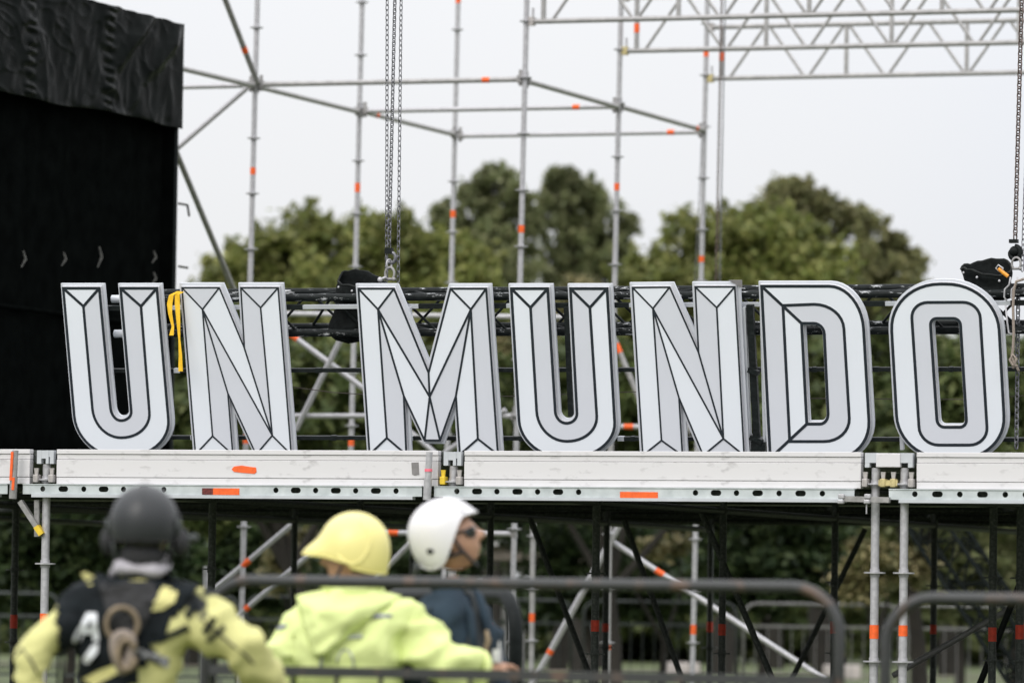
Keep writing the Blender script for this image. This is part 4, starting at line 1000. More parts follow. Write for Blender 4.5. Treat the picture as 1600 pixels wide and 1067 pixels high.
def head_shape(c, Rm, sc=1.0):
    """head in its own frame: x forward, y left, z up; returns verts, faces, material index (0 skin 1 hair 2 eye)"""
    V = []; Fc = []; MI = []; n, mr = 44, 40
    for i in range(mr + 1):
        th = pi * i / mr
        for k in range(n):
            a = 2 * pi * k / n; x, y, z = sin(th) * cos(a), sin(th) * sin(a), cos(th)
            fx_ = max(0, x); yy, zz_ = y, z
            w = 1 - .2 * smoothface(-.1, -1, z); X = .094 * x * (1 if x > 0 else 1.08); Y = .074 * y * w; Z = .116 * z
            if x > 0:
                nose = .03 * exp(-(yy / .17) ** 2) * smoothface(.2, -.16, zz_) * smoothface(-.36, -.2, zz_)
                lips = .007 * exp(-(yy / .3) ** 2) * (exp(-((zz_ + .46) / .055) ** 2) + exp(-((zz_ + .57) / .06) ** 2))
                chin = .016 * exp(-(yy / .4) ** 2 - ((zz_ + .82) / .16) ** 2)
                brow = .006 * exp(-((zz_ - .2) / .09) ** 2) * exp(-(yy / .6) ** 2)
                eye = -.012 * exp(-((abs(yy) - .4) / .2) ** 2 - ((zz_ - .04) / .1) ** 2)
                X += fx_ * (nose + lips + chin + brow + eye)
            V.append(Vector((X, Y, Z)))
    for i in range(mr):
        for k in range(n):
            f = (i * n + k, (i + 1) * n + k, (i + 1) * n + (k + 1) % n, i * n + (k + 1) % n); Fc.append(f)
            p = (V[f[0]] + V[f[2]]) / 2; hair = p.z > .068 or (p.x < -.012 and p.z > -.05) or (abs(p.x) < .02 and p.z > .02 and False)
            MI.append(1 if hair else 0)
    for s in (-1, 1):
        b = len(V); m_ = MB().ball((-.006, s * .077, -.004), (.02, .010, .032), 12, 8); V += [Vector(v) for v in m_.v]
        Fc += [tuple(i + b for i in f) for f in m_.f]; MI += [0] * len(m_.f)
        b = len(V); m_ = MB().ball((.0775, s * .0295, .005), .0125, 10, 8); V += [Vector(v) for v in m_.v]
        Fc += [tuple(i + b for i in f) for f in m_.f]; MI += [2] * len(m_.f)
    return [c + Rm @ (v * sc) for v in V], Fc, MI
def hand_shape(wrist, d, palm_n, sc=1.0, curl=.9):
    """palm and five bent fingers; d points from wrist to knuckles, palm_n out of the palm"""
    d = d.normalized(); palm_n = (palm_n - d * palm_n.dot(d)).normalized(); s = d.cross(palm_n)
    P = [wrist, wrist + d * .045 * sc, wrist + d * .085 * sc]; E_ = [(0, 1), (1, 2)]; Rr = [(.026 * sc, .02 * sc), (.038 * sc, .018 * sc), (.04 * sc, .016 * sc)]
    VV, FF = skin_mesh(P, E_, [r[0] * .8 for r in Rr], 0, 2)
    c0 = wrist + d * .05 * sc
    VV = [v - palm_n * ((v - c0).dot(palm_n) * .45) for v in VV]
    for k, (off, L) in enumerate(((-.03, .072), (-.01, .08), (.01, .076), (.028, .062))):
        b = wrist + d * .085 * sc + s * off * sc; a = b; pts = [b - d * .015 * sc, b]; ang = 0
        for j in range(3):
            ang += curl * (.75 if j == 0 else 1) * .8; a = a + (d * cos(ang) + palm_n * sin(ang)) * L * sc * (.45, .32, .25)[j]; pts.append(a)
        v2, f2 = skin_mesh(pts, [(i, i + 1) for i in range(4)], [.0095 * sc, .0095 * sc, .0088 * sc, .008 * sc, .0065 * sc], 0, 1); o_ = len(VV)
        VV += v2; FF += [tuple(i + o_ for i in f) for f in f2]
    b = wrist + d * .03 * sc - s * .03 * sc
    pts = [b, b - s * .025 * sc + d * .02 * sc + palm_n * .012 * sc, b - s * .03 * sc + d * .045 * sc + palm_n * .03 * sc, b - s * .02 * sc + d * .062 * sc + palm_n * .045 * sc]
    v2, f2 = skin_mesh(pts, [(0, 1), (1, 2), (2, 3)], [.013 * sc, .011 * sc, .0098 * sc, .008 * sc], 0, 1); o_ = len(VV)
    VV += v2; FF += [tuple(i + o_ for i in f) for f in f2]
    return VV, FF
def pmesh(name, V, Fc, MI, mats):
    me = bpy.data.meshes.new(name); me.from_pydata([tuple(v) for v in V], [], Fc)
    for m_ in mats: me.materials.append(m_)
    if MI: me.polygons.foreach_set("material_index", MI)
    me.polygons.foreach_set("use_smooth", [True] * len(me.polygons)); me.update(); return me
def child(name, me, parent, label=None):
    o = bpy.data.objects.new(name, me); COL.objects.link(o); o.parent = parent
    if label: o["label"] = label
    WL[o] = Vector((0, 0, 0)); return o
SKIN = mat("tan_skin", (.46, .26, .17), .5, 0, .1, scale=30); HAIR = mat("black_hair", (.012, .010, .009), .5, 0, .3, scale=120); EYE = mat("eye_dark", (.05, .04, .035), .2)
HIVIS = mat("pale_lime_hivis", (.69, .775, .32), .8, 0, .06, scale=6, bump=.9, bscale=13)
TROU = mat("dark_trousers", (.02, .023, .028), .85, 0, .2); NAVY = mat("navy_jacket", (.008, .021, .035), .85, 0, col2=(.016, .035, .055), scale=12, bump=.4, bscale=25)
SHIRT = mat("charcoal_shirt", (.018, .022, .024), .85, 0, .3, scale=30)
CAMO = mat("yellow_shirt_black_leaf_print", (.011, .014, .016), .75, 0, col2=(.60, .58, .24), scale=5.5, thresh=(.33, .38), detail=3, bump=.9, bscale=15)
VEST = mat("black_harness_vest", (.007, .010, .012), .85, 0, .4, scale=14, bump=.6, bscale=22, spec=.2)
HBLK = mat("matte_black_helmet", (.018, .02, .022), .42, 0, .15, scale=12); HWHT = mat("white_helmet_shell", (.70, .69, .705), .32, 0, .02, scale=4)
HYEL = mat("yellow_helmet_shell", (.80, .72, .27), .33, 0, .05, scale=4); STRAPM = mat("black_chin_strap", (.015, .015, .017), .7)
LENS = mat("dark_lens", (.01, .012, .013), .12, 0, .1); CLOTHW = mat("pale_neck_scarf", (.42, .40, .43), .9, 0, .2, scale=25, bump=.6, bscale=30)
WPRINT = mat("white_print", (.7, .72, .74), .6, 0, .05); RING = mat("tan_metal_ring", (.22, .17, .11), .5, .3, .3, scale=40)
REFL = mat("grey_reflective_strip", (.25, .26, .33), .5, 0, .15); LOGO = mat("faded_violet_print", (.42, .45, .40), .7)

class Person:
    def __init__(s, label, px, D):
        s.D = D; b = gnd(px, D); s.base = b; s.label = label; s.V = []; s.F = []; s.MI = []; s.ch = []
    def L(s, px, py, dy=0):                         # picture point at the person's distance + dy -> local coordinates
        w = atD(px, py, s.D + dy) - s.base; return Vector((w.dot(R0), w.dot(F0), w.z))
    def add(s, V, Fc, mi):
        b = len(s.V); s.V += V; s.F += [tuple(i + b for i in f) for f in Fc]
        s.MI += mi if isinstance(mi, list) else [mi] * len(Fc)
    def make(s, mats):
        me = pmesh("person", s.V, s.F, s.MI, mats); o = bpy.data.objects.new("person", me); COL.objects.link(o)
        o.location = s.base; o.rotation_euler = (0, 0, YAW); tag(o, s.label, "person", "workers watching the stage"); s.o = o; WL[o] = s.base.copy(); return o
    def shell(s, name, V, Fc, pred, off, matl, label=None, thick=.004):
        """garment piece: the body faces that satisfy pred, lifted off the body"""
        N = vnormals(V, Fc); keep = [f for f in Fc if pred(sum((V[i] for i in f), Vector()) / len(f))]
        used = sorted({i for f in keep for i in f}); mp = {i: k for k, i in enumerate(used)}
        o = child(name, pmesh(name, [V[i] + N[i] * off for i in used], [tuple(mp[i] for i in f) for f in keep], None, [matl]), s.o, label)
        md = o.modifiers.new("s", 'SOLIDIFY'); md.thickness = thick; md.offset = 1; return o
    def project(s, name, poly, tree_, matl, lift=.006, label=None, dens=.012):
        """flat print or strip: picture polygon laid onto the garment surface"""
        bm = bmesh.new(); vs = [bm.verts.new((s.L(x, y).x, 0, s.L(x, y).z)) for x, y in poly]; bm.faces.new(vs)
        bmesh.ops.triangulate(bm, faces=bm.faces)
        for _ in range(5):
            ed = [e for e in bm.edges if e.calc_length() > dens * 1.6]
            if not ed: break
            bmesh.ops.subdivide_edges(bm, edges=ed, cuts=1); bmesh.ops.triangulate(bm, faces=bm.faces)
        for v in bm.verts:
            h = tree_.ray_cast(Vector((v.co.x, -3, v.co.z)), Vector((0, 1, 0)))
            v.co.y = (h[0].y - lift) if h[0] else 0
        me = bpy.data.meshes.new(name); bm.to_mesh(me); bm.free(); me.materials.append(matl)
        o = child(name, me, s.o, label); md = o.modifiers.new("s", 'SOLIDIFY'); md.thickness = .002; return o
    def tubes(s, name, pts, r, matl, n=8, closed=False, label=None):
        mb = MB(); mb.tube(pts, r, n, closed=closed); return child(name, mb.mesh(name, matl, 'all'), s.o, label)
def helmet(ps, c, Rm, matl, rim, radii, peak, peak_w, name="helmet", label=None, ridge=0, up=.016, zpow=2.35):
    """helmet shell in the head frame; rim(azimuth) gives the lower edge height, peak sticks out in front"""
    V = []; Fc = []; n, mr = 56, 22; C0 = Vector((-.006, 0, up))
    def surf(off):
        out = []
        for j in range(mr + 1):
            for k in range(n):
                a = 2 * pi * k / n - pi; zr = rim(a); z1 = radii[2] - off; u = j / mr
                zz_ = zr + (z1 - zr) * sin(u * pi / 2) if u < 1 else z1
                q = max(0, 1 - (max(zz_, 0) / z1) ** zpow) ** .5 if zz_ > 0 else 1 - .5 * (zz_ / radii[2]) ** 2 * .6
                pk = peak * exp(-(a / peak_w) ** 4) * exp(-(u / .17) ** 2)
                x, y = (radii[0] - off) * q * cos(a) + pk * cos(a), (radii[1] - off) * q * sin(a) + pk * sin(a) * .4
                rg = ridge * exp(-(y / .018) ** 2) * smoothface(.1, .5, u)
                out.append(C0 + Vector((x, y, zz_ + rg - pk * .12)))
        return out
    A, B = surf(0), surf(.007); V = A + B; o_ = len(A)
    for j in range(mr):
        for k in range(n):
            f = (j * n + k, j * n + (k + 1) % n, (j + 1) * n + (k + 1) % n, (j + 1) * n + k); Fc.append(f); Fc.append(tuple(i + o_ for i in reversed(f)))
    for k in range(n): Fc.append((k, k + o_, (k + 1) % n + o_, (k + 1) % n))
    Vw = [c + Rm @ v for v in V]; o = child(name, pmesh(name, Vw, Fc, None, [matl]), ps.o, label)
    edge = MB(); edge.tube([Vw[k] for k in range(n)], .0042, 6, closed=True); e_ = edge.mesh("rim_edge", matl if matl is not HBLK else STRAPM, 'all')
    eo = bpy.data.objects.new("rim_edge", e_); COL.objects.link(eo); eo.parent = o; WL[eo] = Vector((0, 0, 0))
    return o, (Vw, Fc)
def rotm(face_az, pitch, roll=0):
    """head frame: x forward; face_az measured from local +x (picture right) counter-clockwise seen from above"""
    return Matrix.Rotation(face_az, 3, 'Z') @ Matrix.Rotation(-pitch, 3, 'Y') @ Matrix.Rotation(roll, 3, 'X')

# --- worker with black helmet and harness, seen from behind
p1 = Person("worker from behind in black helmet and yellow-black shirt, hand on hip", 210, 19.85); L = p1.L
J = dict(pel=L(196, 1225, .02), sp=L(199, 1130, .03), ch=L(205, 1030, .02), uc=L(212, 948, .03), nk=L(217, 905, .02), n2=L(221, 878, 0),
         ls=L(124, 950, .0), le=L(46, 1022, -.06), lw=L(52, 1110, -.02), lh=L(80, 1145, .02), rs=L(306, 956, 0), re=L(392, 1022, -.05), rw=L(440, 1092, .16), rh=L(455, 1120, .24),
         lk=L(170, 1475, 0), la=L(165, 1680, .03), lf=L(163, 1735, .1), rk=L(228, 1475, 0), ra=L(236, 1680, .03), rf=L(238, 1735, .1), lp=L(172, 1265, .02), rp=L(222, 1265, .02))
for kk in ("la", "ra"): J[kk].z = .09
for kk in ("lf", "rf"): J[kk].z = .035; J[kk].y = J["la"].y + .13
def body(ps, J, R, amp, seed, where=None):
    ks = list(J); ix = {k: i for i, k in enumerate(ks)}
    E_ = [("pel", "sp"), ("sp", "ch"), ("ch", "uc"), ("uc", "nk"), ("nk", "n2"), ("uc", "ls"), ("ls", "le"), ("le", "lw"), ("uc", "rs"), ("rs", "re"), ("re", "rw"),
          ("pel", "lp"), ("pel", "rp"), ("lp", "lk"), ("lk", "la"), ("la", "lf"), ("rp", "rk"), ("rk", "ra"), ("ra", "rf")]
    ks2 = [k for k in ks if k not in ("lh", "rh")]; ix = {k: i for i, k in enumerate(ks2)}
    V, Fc = skin_mesh([J[k] for k in ks2], [(ix[a], ix[b]) for a, b in E_], [R[k] for k in ks2], ix["pel"], 3)
    return folds(V, Fc, amp, seed, where), Fc
BR = dict(pel=(.16, .115), sp=(.155, .11), ch=(.175, .12), uc=(.15, .105), nk=.062, n2=.056, ls=.082, le=.062, lw=.042, rs=.092, re=.085, rw=.05, lp=.1, rp=.1, lk=.068, la=.05, lf=.045, rk=.068, ra=.05, rf=.045)
V1, F1 = body(p1, J, BR, .015, 3.1); zt_ = J["pel"].z + .02
mi1 = []
for f in F1:
    c = sum((V1[i] for i in f), Vector()) / len(f); mi1.append(3 if c.z > J["nk"].z + .03 else (4 if c.z < zt_ and abs(c.x) < .24 else 5))
p1.add(V1, F1, mi1)
HC1 = L(226, 832, .02); HR1 = rotm(radians(90 - 6), radians(4))
hv, hf, hm = head_shape(HC1, HR1); p1.add(hv, hf, hm)
for w, hnd, pn in (("lw", "lh", Vector((1, .3, 0))), ("rw", "rh", Vector((-.2, 0, -1)))):
    v2, f2 = hand_shape(J[w], J[hnd] - J[w], pn); p1.add(v2, f2, 0)
o1 = p1.make([SKIN, HAIR, EYE, STRAPM, TROU, CAMO])
def rim1(a): return -.03 - .02 * cos(a) * -1 * .5 - .012 * abs(sin(a))
_, hg = helmet(p1, HC1 + Vector((0, 0, .008)), HR1, HBLK, rim1, (.135, .118, .140), .01, .8, label="matte black climbing helmet with side clips", ridge=.004)
Lp = lambda px, py: (L(px, py).x, L(px, py).z)
def side(p, a, b): return (b[0] - a[0]) * (p[1] - a[1]) - (b[1] - a[1]) * (p[0] - a[0])
va, vb, vc, vd = Lp(318, 905), Lp(262, 985), Lp(205, 1075), Lp(170, 1150)
xl0, xl1 = Lp(108, 930)[0], Lp(92, 1067)[0]; zneck = J["nk"].z + .035
def vest_pred(c):
    if c.z > zneck or c.z < Lp(0, 1180)[1] or c.x < min(xl0, xl1): return False
    p = (c.x, c.z)
    zz_ = c.z; pts = [va, vb, vc, vd]
    for (q0, q1) in zip(pts, pts[1:]):
        if q1[1] <= zz_ <= q0[1]:
            xr = q0[0] + (q1[0] - q0[0]) * (q0[1] - zz_) / (q0[1] - q1[1]); return c.x < xr
    return zz_ > va[1] and c.x < va[0]
p1.shell("harness_vest", V1, F1, vest_pred, .006, VEST, "black vest with a white letter print on the back", .006)
bv1 = BVHTree.FromPolygons([tuple(v) for v in V1], F1)
for nm_, poly, m_, lf in (("white_print", [(116, 1002), (126, 1007), (148, 957), (139, 956)], WPRINT, .0295), ("white_print", [(145, 957), (154, 957), (158.5, 999), (149.5, 1002)], WPRINT, .0302), ("white_print", [(131, 990), (149, 989), (148, 981), (134, 982)], WPRINT, .0309),
                          ("white_print", [(146, 1009), (157, 1003), (156, 1018), (143, 1034), (136, 1036), (132, 1029)], WPRINT, .0295),
                          ("back_strap", [(216, 1003), (245, 998), (295, 975), (300, 984), (262, 1000), (214, 1012)], VEST, .012),
                          ("arm_band", [(318, 985), (334, 962), (341, 966), (326, 992)], VEST, .010), ("arm_band", [(324, 1000), (352, 975), (355, 981), (330, 1004)], VEST, .010),
                          ("back_strap", [(290, 960), (306, 938), (314, 943), (298, 968)], VEST, .012),
                          ("patterned_band", [(214, 1008), (268, 1028), (264, 1042), (208, 1020)], mat("grey_patterned_band", (.05, .05, .055), .7, 0, col2=(.4, .4, .42), scale=60, thresh=(.45, .55)), .013),
                          ("yellow_patch", [(126, 895), (134, 893), (153, 903), (152, 913), (138, 914)], mat("yellow_cloth", (.62, .58, .24), .8, 0, .1), .018),
                          ("yellow_patch", [(187, 898), (228, 899), (230, 908), (190, 906)], bpy.data.materials["yellow_cloth"], .02),
                          ("yellow_patch", [(236, 955), (256, 915), (268, 918), (262, 932), (280, 925), (276, 940), (258, 952)], bpy.data.materials["yellow_cloth"], .018),
                          ("yellow_patch", [(130, 1060), (160, 1045), (190, 1035), (200, 1045), (165, 1062), (150, 1072)], bpy.data.materials["yellow_cloth"], .018),
                          ("back_pad", [(155, 905), (240, 905), (250, 930), (225, 985), (180, 985), (165, 940)], mat("black_pad", (.02, .02, .021), .8, 0, .2), .02)):
    p1.project(nm_, poly, bv1, m_, lf)
def front_y(px, py, bv, dflt=0):
    q = L_(px, py); h = bv.ray_cast(Vector((q.x, -3, q.z)), Vector((0, 1, 0))); return h[0].y if h[0] else dflt
L_ = p1.L
yr = front_y(195, 985, bv1) - .04; c = L(195, 975); p1.tubes("back_ring", [Vector((c.x + .054 * cos(t), yr, c.z + .058 * sin(t))) for t in np.linspace(0, 2 * pi, 24, endpoint=False)], .0095, RING, 8, True)
c = L(197, 1018); p1.tubes("rope_coil", [Vector((c.x + .028 * cos(t) + .008 * sin(2 * t), yr - .012, c.z + .062 * sin(t))) for t in np.linspace(0, 2 * pi, 24, endpoint=False)], .017, ROPE, 8, True)
c = L(203, 1022); p1.tubes("rope_coil", [Vector((c.x + .03 * cos(t), yr - .03, c.z + .05 * sin(t))) for t in np.linspace(.4, 2 * pi - .2, 20)], .012, RING, 8)
p1.tubes("sleeve_cord", [Vector((q.x, front_y(*pp, bv1) - .006, q.z)) for pp, q in ((pp, L(*pp)) for pp in ((318, 968), (340, 985), (362, 1004), (385, 1022), (398, 1036)))], .004, STRAPM, 6)
p1.tubes("sleeve_cord", [Vector((q.x, front_y(*pp, bv1) - .006, q.z)) for pp, q in ((pp, L(*pp)) for pp in ((22, 1030), (38, 1012), (52, 1030), (62, 1050)))], .004, STRAPM, 6)
sc_ = MB(); cN = L(219, 890, .01)
for k, (rr, zz_, tt) in enumerate(((.088, .0, .019), (.083, .018, .015))):
    sc_.tube([cN + Vector((rr * cos(t), .82 * rr * sin(t), zz_ + .012 * sin(2 * t + k) + .012 * cos(t))) for t in np.linspace(0, 2 * pi, 26, endpoint=False)], [tt * (1 + .25 * sin(5 * t_ + k)) for t_ in np.linspace(0, 2 * pi, 26, endpoint=False)], 8, closed=True)
child("neck_scarf", sc_.mesh("neck_scarf", CLOTHW, 'all'), o1, "crumpled pale scarf round the neck")
hoodv, hoodf = skin_mesh([L(220, 893, .0), L(223, 872, .0), L(226, 850, .01)], [(0, 1), (1, 2)], [.078, .088, .09], 0, 2)
child("neck_cover", pmesh("neck_cover", hoodv, hoodf, None, [STRAPM]), o1)
for px, py, s_, lab in ((152, 842, -1, None), (284, 838, 1, None)):
    mb = MB(); q = HC1 + HR1 @ Vector((-.0, -s_ * .125, -.03)); mb.ball(q, (.03, .045, .05), 14, 10); mb.tube([q + Vector((0, 0, .03)), q + Vector((-s_ * .012, 0, .10))], .009, 8)
    child("ear_defender", mb.mesh("ear_defender", STRAPM, 'all'), o1)
    p1.tubes("helmet_clip", [HC1 + HR1 @ Vector((-.03, -s_ * .122, z_)) for z_ in (.05, .02, -.02)], .009, BARRF)
    p1.tubes("chin_strap", [HC1 + HR1 @ Vector((-.06, -s_ * .10, -.03)), HC1 + HR1 @ Vector((-.035, -s_ * .095, -.09)), HC1 + HR1 @ Vector((.0, -s_ * .075, -.125))], .007, BARRF if s_ < 0 else STRAPM)
mb = MB(); q = HC1 + HR1 @ Vector((.05, -.165, -.02)); mb.tube([HC1 + HR1 @ Vector((.0, -.13, -.02)), q], .012, 8); mb.ball(q, .016, 10, 8)
child("helmet_lamp", mb.mesh("helmet_lamp", BARRF, 'all'), o1)

# --- worker in pale lime jacket and yellow hard hat, looking left
p2 = Person("worker in pale lime jacket and yellow hard hat looking left", 548, 21.75); L = p2.L; L_ = L
J2 = dict(pel=L(548, 1215, .05), sp=L(548, 1130, .04), ch=L(548, 1050, .02), uc=L(549, 978, .03), nk=L(548, 925, .03), n2=L(550, 898, .02),
          ls=L(466, 985, .02), le=L(418, 1068, .02), lw=L(440, 1150, .12), lh=L(455, 1180, .2), rs=L(640, 985, .02), re=L(692, 1040, -.10), rw=L(764, 1046, .02), rh=L(784, 1040, .06),
          lk=L(520, 1460, .03), la=L(515, 1640, .06), lf=L(510, 1700, .12), rk=L(580, 1460, .03), ra=L(585, 1640, .06), rf=L(588, 1700, .12), lp=L(520, 1262, .05), rp=L(576, 1262, .05))
for kk in ("la", "ra"): J2[kk].z = .09
for kk in ("lf", "rf"): J2[kk].z = .035; J2[kk].y = J2["la"].y + .13
BR2 = dict(BR); BR2.update(pel=(.19, .14), sp=(.2, .15), ch=(.215, .155), uc=(.165, .125), nk=.075, n2=.058, ls=.098, le=.082, lw=.05, rs=.102, re=.09, rw=.056)
V2, F2 = body(p2, J2, BR2, .021, 8.7); mi2 = []
for f in F2:
    c = sum((V2[i] for i in f), Vector()) / len(f); mi2.append(0 if c.z > J2["nk"].z + .04 else (3 if c.z < J2["pel"].z - .1 else 4))
p2.add(V2, F2, mi2); HC2 = L(550, 873, .02); HR2 = rotm(radians(172), radians(3), 0)
hv, hf, hm = head_shape(HC2, HR2); p2.add(hv, hf, hm)
v2, f2 = hand_shape(J2["rw"], J2["rh"] - J2["rw"], Vector((0, .2, -1)), 1.0, .95); p2.add(v2, f2, 0)
v2, f2 = hand_shape(J2["lw"], J2["lh"] - J2["lw"], Vector((1, 0, 0))); p2.add(v2, f2, 0)
o2 = p2.make([SKIN, HAIR, EYE, TROU, HIVIS])
def rim2(a): return .03 * cos(a) - .035 - .018 * abs(sin(a)) * (1 if cos(a) < 0 else .3)
_, hg2 = helmet(p2, HC2 + Vector((0, 0, .006)), HR2, HYEL, rim2, (.138, .118, .150), .058, .7, label="yellow hard hat with a short peak", ridge=.007)
# raised rib curving over the side of the hat
bh2 = BVHTree.FromPolygons([tuple(v) for v in hg2[0]], hg2[1])
def onhat(L_, bv, pts, lift):
    out = []
    for x, y in pts:
        q = L_(x, y); h = bv.ray_cast(Vector((q.x, -3, q.z)), Vector((0, 1, 0)))
        if h[0]: out.append(h[0] + Vector((0, -lift, 0)))
    return out
rib = onhat(L, bh2, [(528, 868), (540, 878), (552, 882), (565, 876), (575, 862), (580, 846), (575, 830), (563, 816)], .0)
if len(rib) > 3: p2.tubes("shell_rib", rib, .006, HYEL)
p2.tubes("hat_strap", [HC2 + HR2 @ Vector(v) for v in ((.02, .1, -.03), (.045, .082, -.08), (.07, .03, -.13))], .006, STRAPM)
bv2 = BVHTree.FromPolygons([tuple(v) for v in V2], F2)
# hood lying on the back: a soft pointed pouch
nu, nv = 22, 16; hv = []; hf = []
for j in range(nv + 1):
    u = j / nv
    for i in range(nu + 1):
        s_ = i / nu * 2 - 1; wl, wr = 462 + (492 - 462) * u ** 1.15, 628 + (512 - 628) * u ** .9
        x = wl + (wr - wl) * (s_ + 1) / 2; y = 930 - 12 * (1 - u) * (1 - s_ * s_) + (1024 - 930) * u
        q = L(x, y); h = bv2.ray_cast(Vector((q.x, -3, q.z)), Vector((0, 1, 0))); yb = h[0].y if h[0] else 0
        bul = .012 + .06 * (1 - abs(s_) ** 2.4) * (.35 + .65 * sin(min(1, u * 1.15) * pi * .85)) + .012 * noise.noise((x * .03, y * .04, 2))
        hv.append(Vector((q.x, yb - bul, q.z)))
for j in range(nv):
    for i in range(nu):
        a = j * (nu + 1) + i; hf.append((a, a + 1, a + nu + 2, a + nu + 1))
ho = child("hood", pmesh("hood", hv, hf, None, [HIVIS]), o2, "folded lime hood hanging to a point on the back")
md = ho.modifiers.new("s", 'SOLIDIFY'); md.thickness = .012; md.offset = 1
cl2 = MB(); cN = L(549, 917, .03); cl2.tube([cN + Vector((.098 * cos(t), .085 * sin(t), .012 * cos(t * 2))) for t in np.linspace(0, 2 * pi, 24, endpoint=False)], .026, 8, closed=True)
child("collar", cl2.mesh("collar", HIVIS, 'all'), o2)
for nm_, poly, m_ in (("reflective_strip", [(555, 961), (613, 959), (613, 964), (556, 966)], REFL), ("reflective_strip", [(432, 978), (447, 974), (448, 979), (434, 984)], REFL),
                      ("chest_print", [(530, 992), (568, 990), (568, 996), (530, 998)], LOGO)):
    p2.project(nm_, poly, bv2, m_, .007)
ringp = []
for t in np.linspace(pi * 1.05, 2 * pi * 1.02, 15): ringp.append((541 + 13 * cos(t), 1038 + 24 * sin(t)))
q = [Vector((L(x, y).x, front_y(x, y, bv2) - .005, L(x, y).z)) for x, y in ringp]; p2.tubes("chest_print", q, .004, LOGO, 6)
q = [Vector((L(x, y).x, front_y(x, y, bv2) - .005, L(x, y).z)) for x, y in ((506, 1018), (504, 1030), (502, 1042))]; p2.tubes("chest_print", q, .006, LOGO, 6)
# cuff folds on the forearm
for (xa, ya), (xb, yb), rr in (((716, 1022), (722, 1066), .078), ((745, 1028), (750, 1062), .062)):
    mid = (L(xa, ya, -.03) + L(xb, yb, -.03)) / 2; ax = (J2["rw"] - J2["re"]).normalized(); u_ = ax.cross(UP).normalized(); w_ = u_.cross(ax)
    p2.tubes("sleeve_fold", [mid + (u_ * cos(t) + w_ * sin(t)) * rr * (1 + .06 * sin(3 * t)) for t in np.linspace(0, 2 * pi, 20, endpoint=False)], .017, HIVIS, 8, True)

# --- worker in navy jacket and white helmet, in profile to the right
p3 = Person("worker in navy jacket and white helmet looking up to the right", 712, 22.05); L = p3.L; L_ = L
TF = radians(-38)                                   # chest faces right and towards the camera
fd = Vector((cos(TF), sin(TF), 0)); sd_ = Vector((-sin(TF), cos(TF), 0))     # sd_: his left
B3 = L(708, 985); sh_ = lambda z_px, f, s_: Vector((B3.x, 0, L(708, z_px).z)) + fd * f + sd_ * s_
J3 = dict(pel=sh_(1215, 0, 0), sp=sh_(1130, .01, 0), ch=sh_(1050, .015, 0), uc=sh_(978, 0, 0), nk=sh_(922, .0, 0), n2=L(712, 893, 0),
          ls=sh_(975, 0, .165), le=sh_(1075, .02, .235), lw=sh_(1125, .2, .16), lh=sh_(1120, .28, .1), rs=sh_(975, 0, -.165), re=sh_(1080, -.04, -.225), rw=sh_(1130, .14, -.2), rh=sh_(1125, .22, -.14),
          lk=sh_(1455, .03, .1), la=sh_(1640, 0, .1), lf=sh_(1690, .12, .1), rk=sh_(1455, .03, -.1), ra=sh_(1640, 0, -.1), rf=sh_(1690, .12, -.1), lp=sh_(1262, 0, .085), rp=sh_(1262, 0, -.085))
for kk in ("la", "ra"): J3[kk].z = .09
for kk in ("lf", "rf"): J3[kk].z = .035
BR3 = dict(BR); BR3.update(pel=(.13, .13), sp=(.135, .13), ch=(.17, .155), uc=(.14, .13), nk=.07, n2=.06, ls=.092, rs=.092, le=.068, re=.068)
V3, F3 = body(p3, J3, BR3, .013, 5.3); mi3 = []
for f in F3:
    c = sum((V3[i] for i in f), Vector()) / len(f); mi3.append(0 if c.z > J3["nk"].z + .01 else (3 if c.z < J3["pel"].z - .06 else 4))
p3.add(V3, F3, mi3); HC3 = L(708, 843, .0); HR3 = rotm(radians(-4), radians(20))
hv, hf, hm = head_shape(HC3, HR3, 1.02); p3.add(hv, hf, hm)
for w, hnd in (("lw", "lh"), ("rw", "rh")):
    v2, f2 = hand_shape(J3[w], J3[hnd] - J3[w], Vector((0, 0, -1))); p3.add(v2, f2, 0)
o3 = p3.make([SKIN, HAIR, EYE, TROU, NAVY])
def rim3(a):
    b = abs(a)                                       # front rim high, arched over the ear, low at the back
    return .05 - .155 * smoothface(.75, 2.0, b) + .035 * smoothface(2.3, 3.1, b)
_, hg3 = helmet(p3, HC3 + Vector((-.018, 0, .0)), HR3, HWHT, rim3, (.142, .118, .145), .008, .7, label="glossy white climbing helmet with dark vents", ridge=.003)
bh3 = BVHTree.FromPolygons([tuple(v) for v in hg3[0]], hg3[1])
for poly in ([(719, 796), (727, 801), (728, 806), (723, 801)], [(667, 858), (674, 857), (680, 862), (673, 867), (668, 865)]):
    mbv = MB(); P_ = onhat(L, bh3, poly, .002)
    if len(P_) == len(poly):
        mbv.add(P_ + [p + Vector((0, .004, 0)) for p in P_], [tuple(range(len(P_)))] + [(i, (i + 1) % len(P_), (i + 1) % len(P_) + len(P_), i + len(P_)) for i in range(len(P_))])
        child("vent", mbv.mesh("vent", STRAPM), o3)
hq = lambda x, y, z_: HC3 + HR3 @ Vector((x, y, z_))
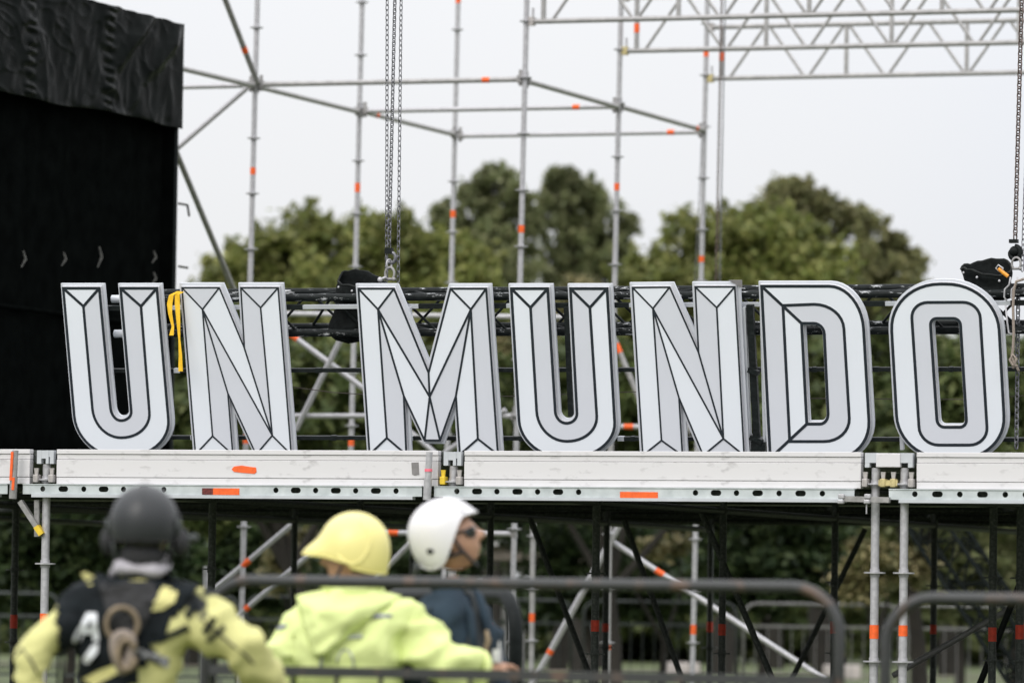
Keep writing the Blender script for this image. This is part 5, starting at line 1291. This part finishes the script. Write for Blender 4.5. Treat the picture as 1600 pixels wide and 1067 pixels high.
for s_ in (-1, 1):
    p3.tubes("chin_strap", [hq(.0, s_ * .083, .03), hq(.022, s_ * .079, -.045), hq(.045, s_ * .058, -.1), hq(.055, s_ * .02, -.128)], .0065, STRAPM)
    p3.tubes("chin_strap", [hq(-.07, s_ * .08, -.05), hq(-.02, s_ * .082, -.06), hq(.028, s_ * .076, -.06)], .0065, STRAPM)
    gl = MB(); gl.tube([hq(-.01, s_ * .084, .02), hq(.06, s_ * .072, .014)], .0045, 6)
    gl.add([hq(.098, s_ * .008, .022), hq(.088, s_ * .05, .024), hq(.06, s_ * .072, .02), hq(.06, s_ * .072, -.008), hq(.086, s_ * .05, -.02), hq(.096, s_ * .012, -.014)], [(0, 1, 2, 3, 4, 5)])
    g_ = child("glasses", gl.mesh("glasses", LENS), o3); md = g_.modifiers.new("s", 'SOLIDIFY'); md.thickness = .004
p3.tubes("rear_adjuster", [L(652, 880, -.07), L(650, 892, -.06), L(646, 904, -.05)], .012, BARRF)
def lc(c): v = Vector((c.x - B3.x, c.y, 0)); return v.dot(fd), v.dot(sd_)
def shirt_pred(c):
    f, s_ = lc(c); w = .035 + .035 * smoothface(L(0, 930).z, L(0, 1000).z, c.z); return f > .05 and abs(s_) < w and J3["pel"].z < c.z < J3["nk"].z - .0
p3.shell("shirt_front", V3, F3, shirt_pred, .006, SHIRT, "charcoal shirt showing in the open jacket", .003)
for s_ in (-1, 1):
    ptsc = [J3["nk"] + fd * x + sd_ * s_ * y + UP * z_ for x, y, z_ in ((-.075, .0, .012), (-.045, .06, .012), (.02, .083, .0), (.075, .06, -.03), (.115, .045, -.09), (.135, .052, -.16), (.15, .06, -.26))]
    p3.tubes("jacket_collar", ptsc, [.018, .02, .022, .022, .02, .017, .014], NAVY)
q = L(760, 1000, -.16); p3.tubes("hanging_glove", [q + Vector((0, 0, .04)), q + Vector((.008, 0, 0)), q + Vector((-.004, .0, -.035)), q + Vector((.012, 0, -.06))], [.006, .011, .010, .006], mat("tan_leather_glove", (.25, .19, .12), .8))
# small radio in the lime worker's hand
rad = MB(); c = atD(777, 1024, 21.75 + .03); rad.box(c, (.028, .025, .05)); rad.tube([c + Vector((.008, 0, .02)), c + Vector((.008, 0, .055))], .005, 6)
o = rad.build("hand_radio", mat("pale_grey_plastic", (.5, .5, .52), .5), None, False); tag(o, "small pale device held at the end of the lime sleeve", "radio")
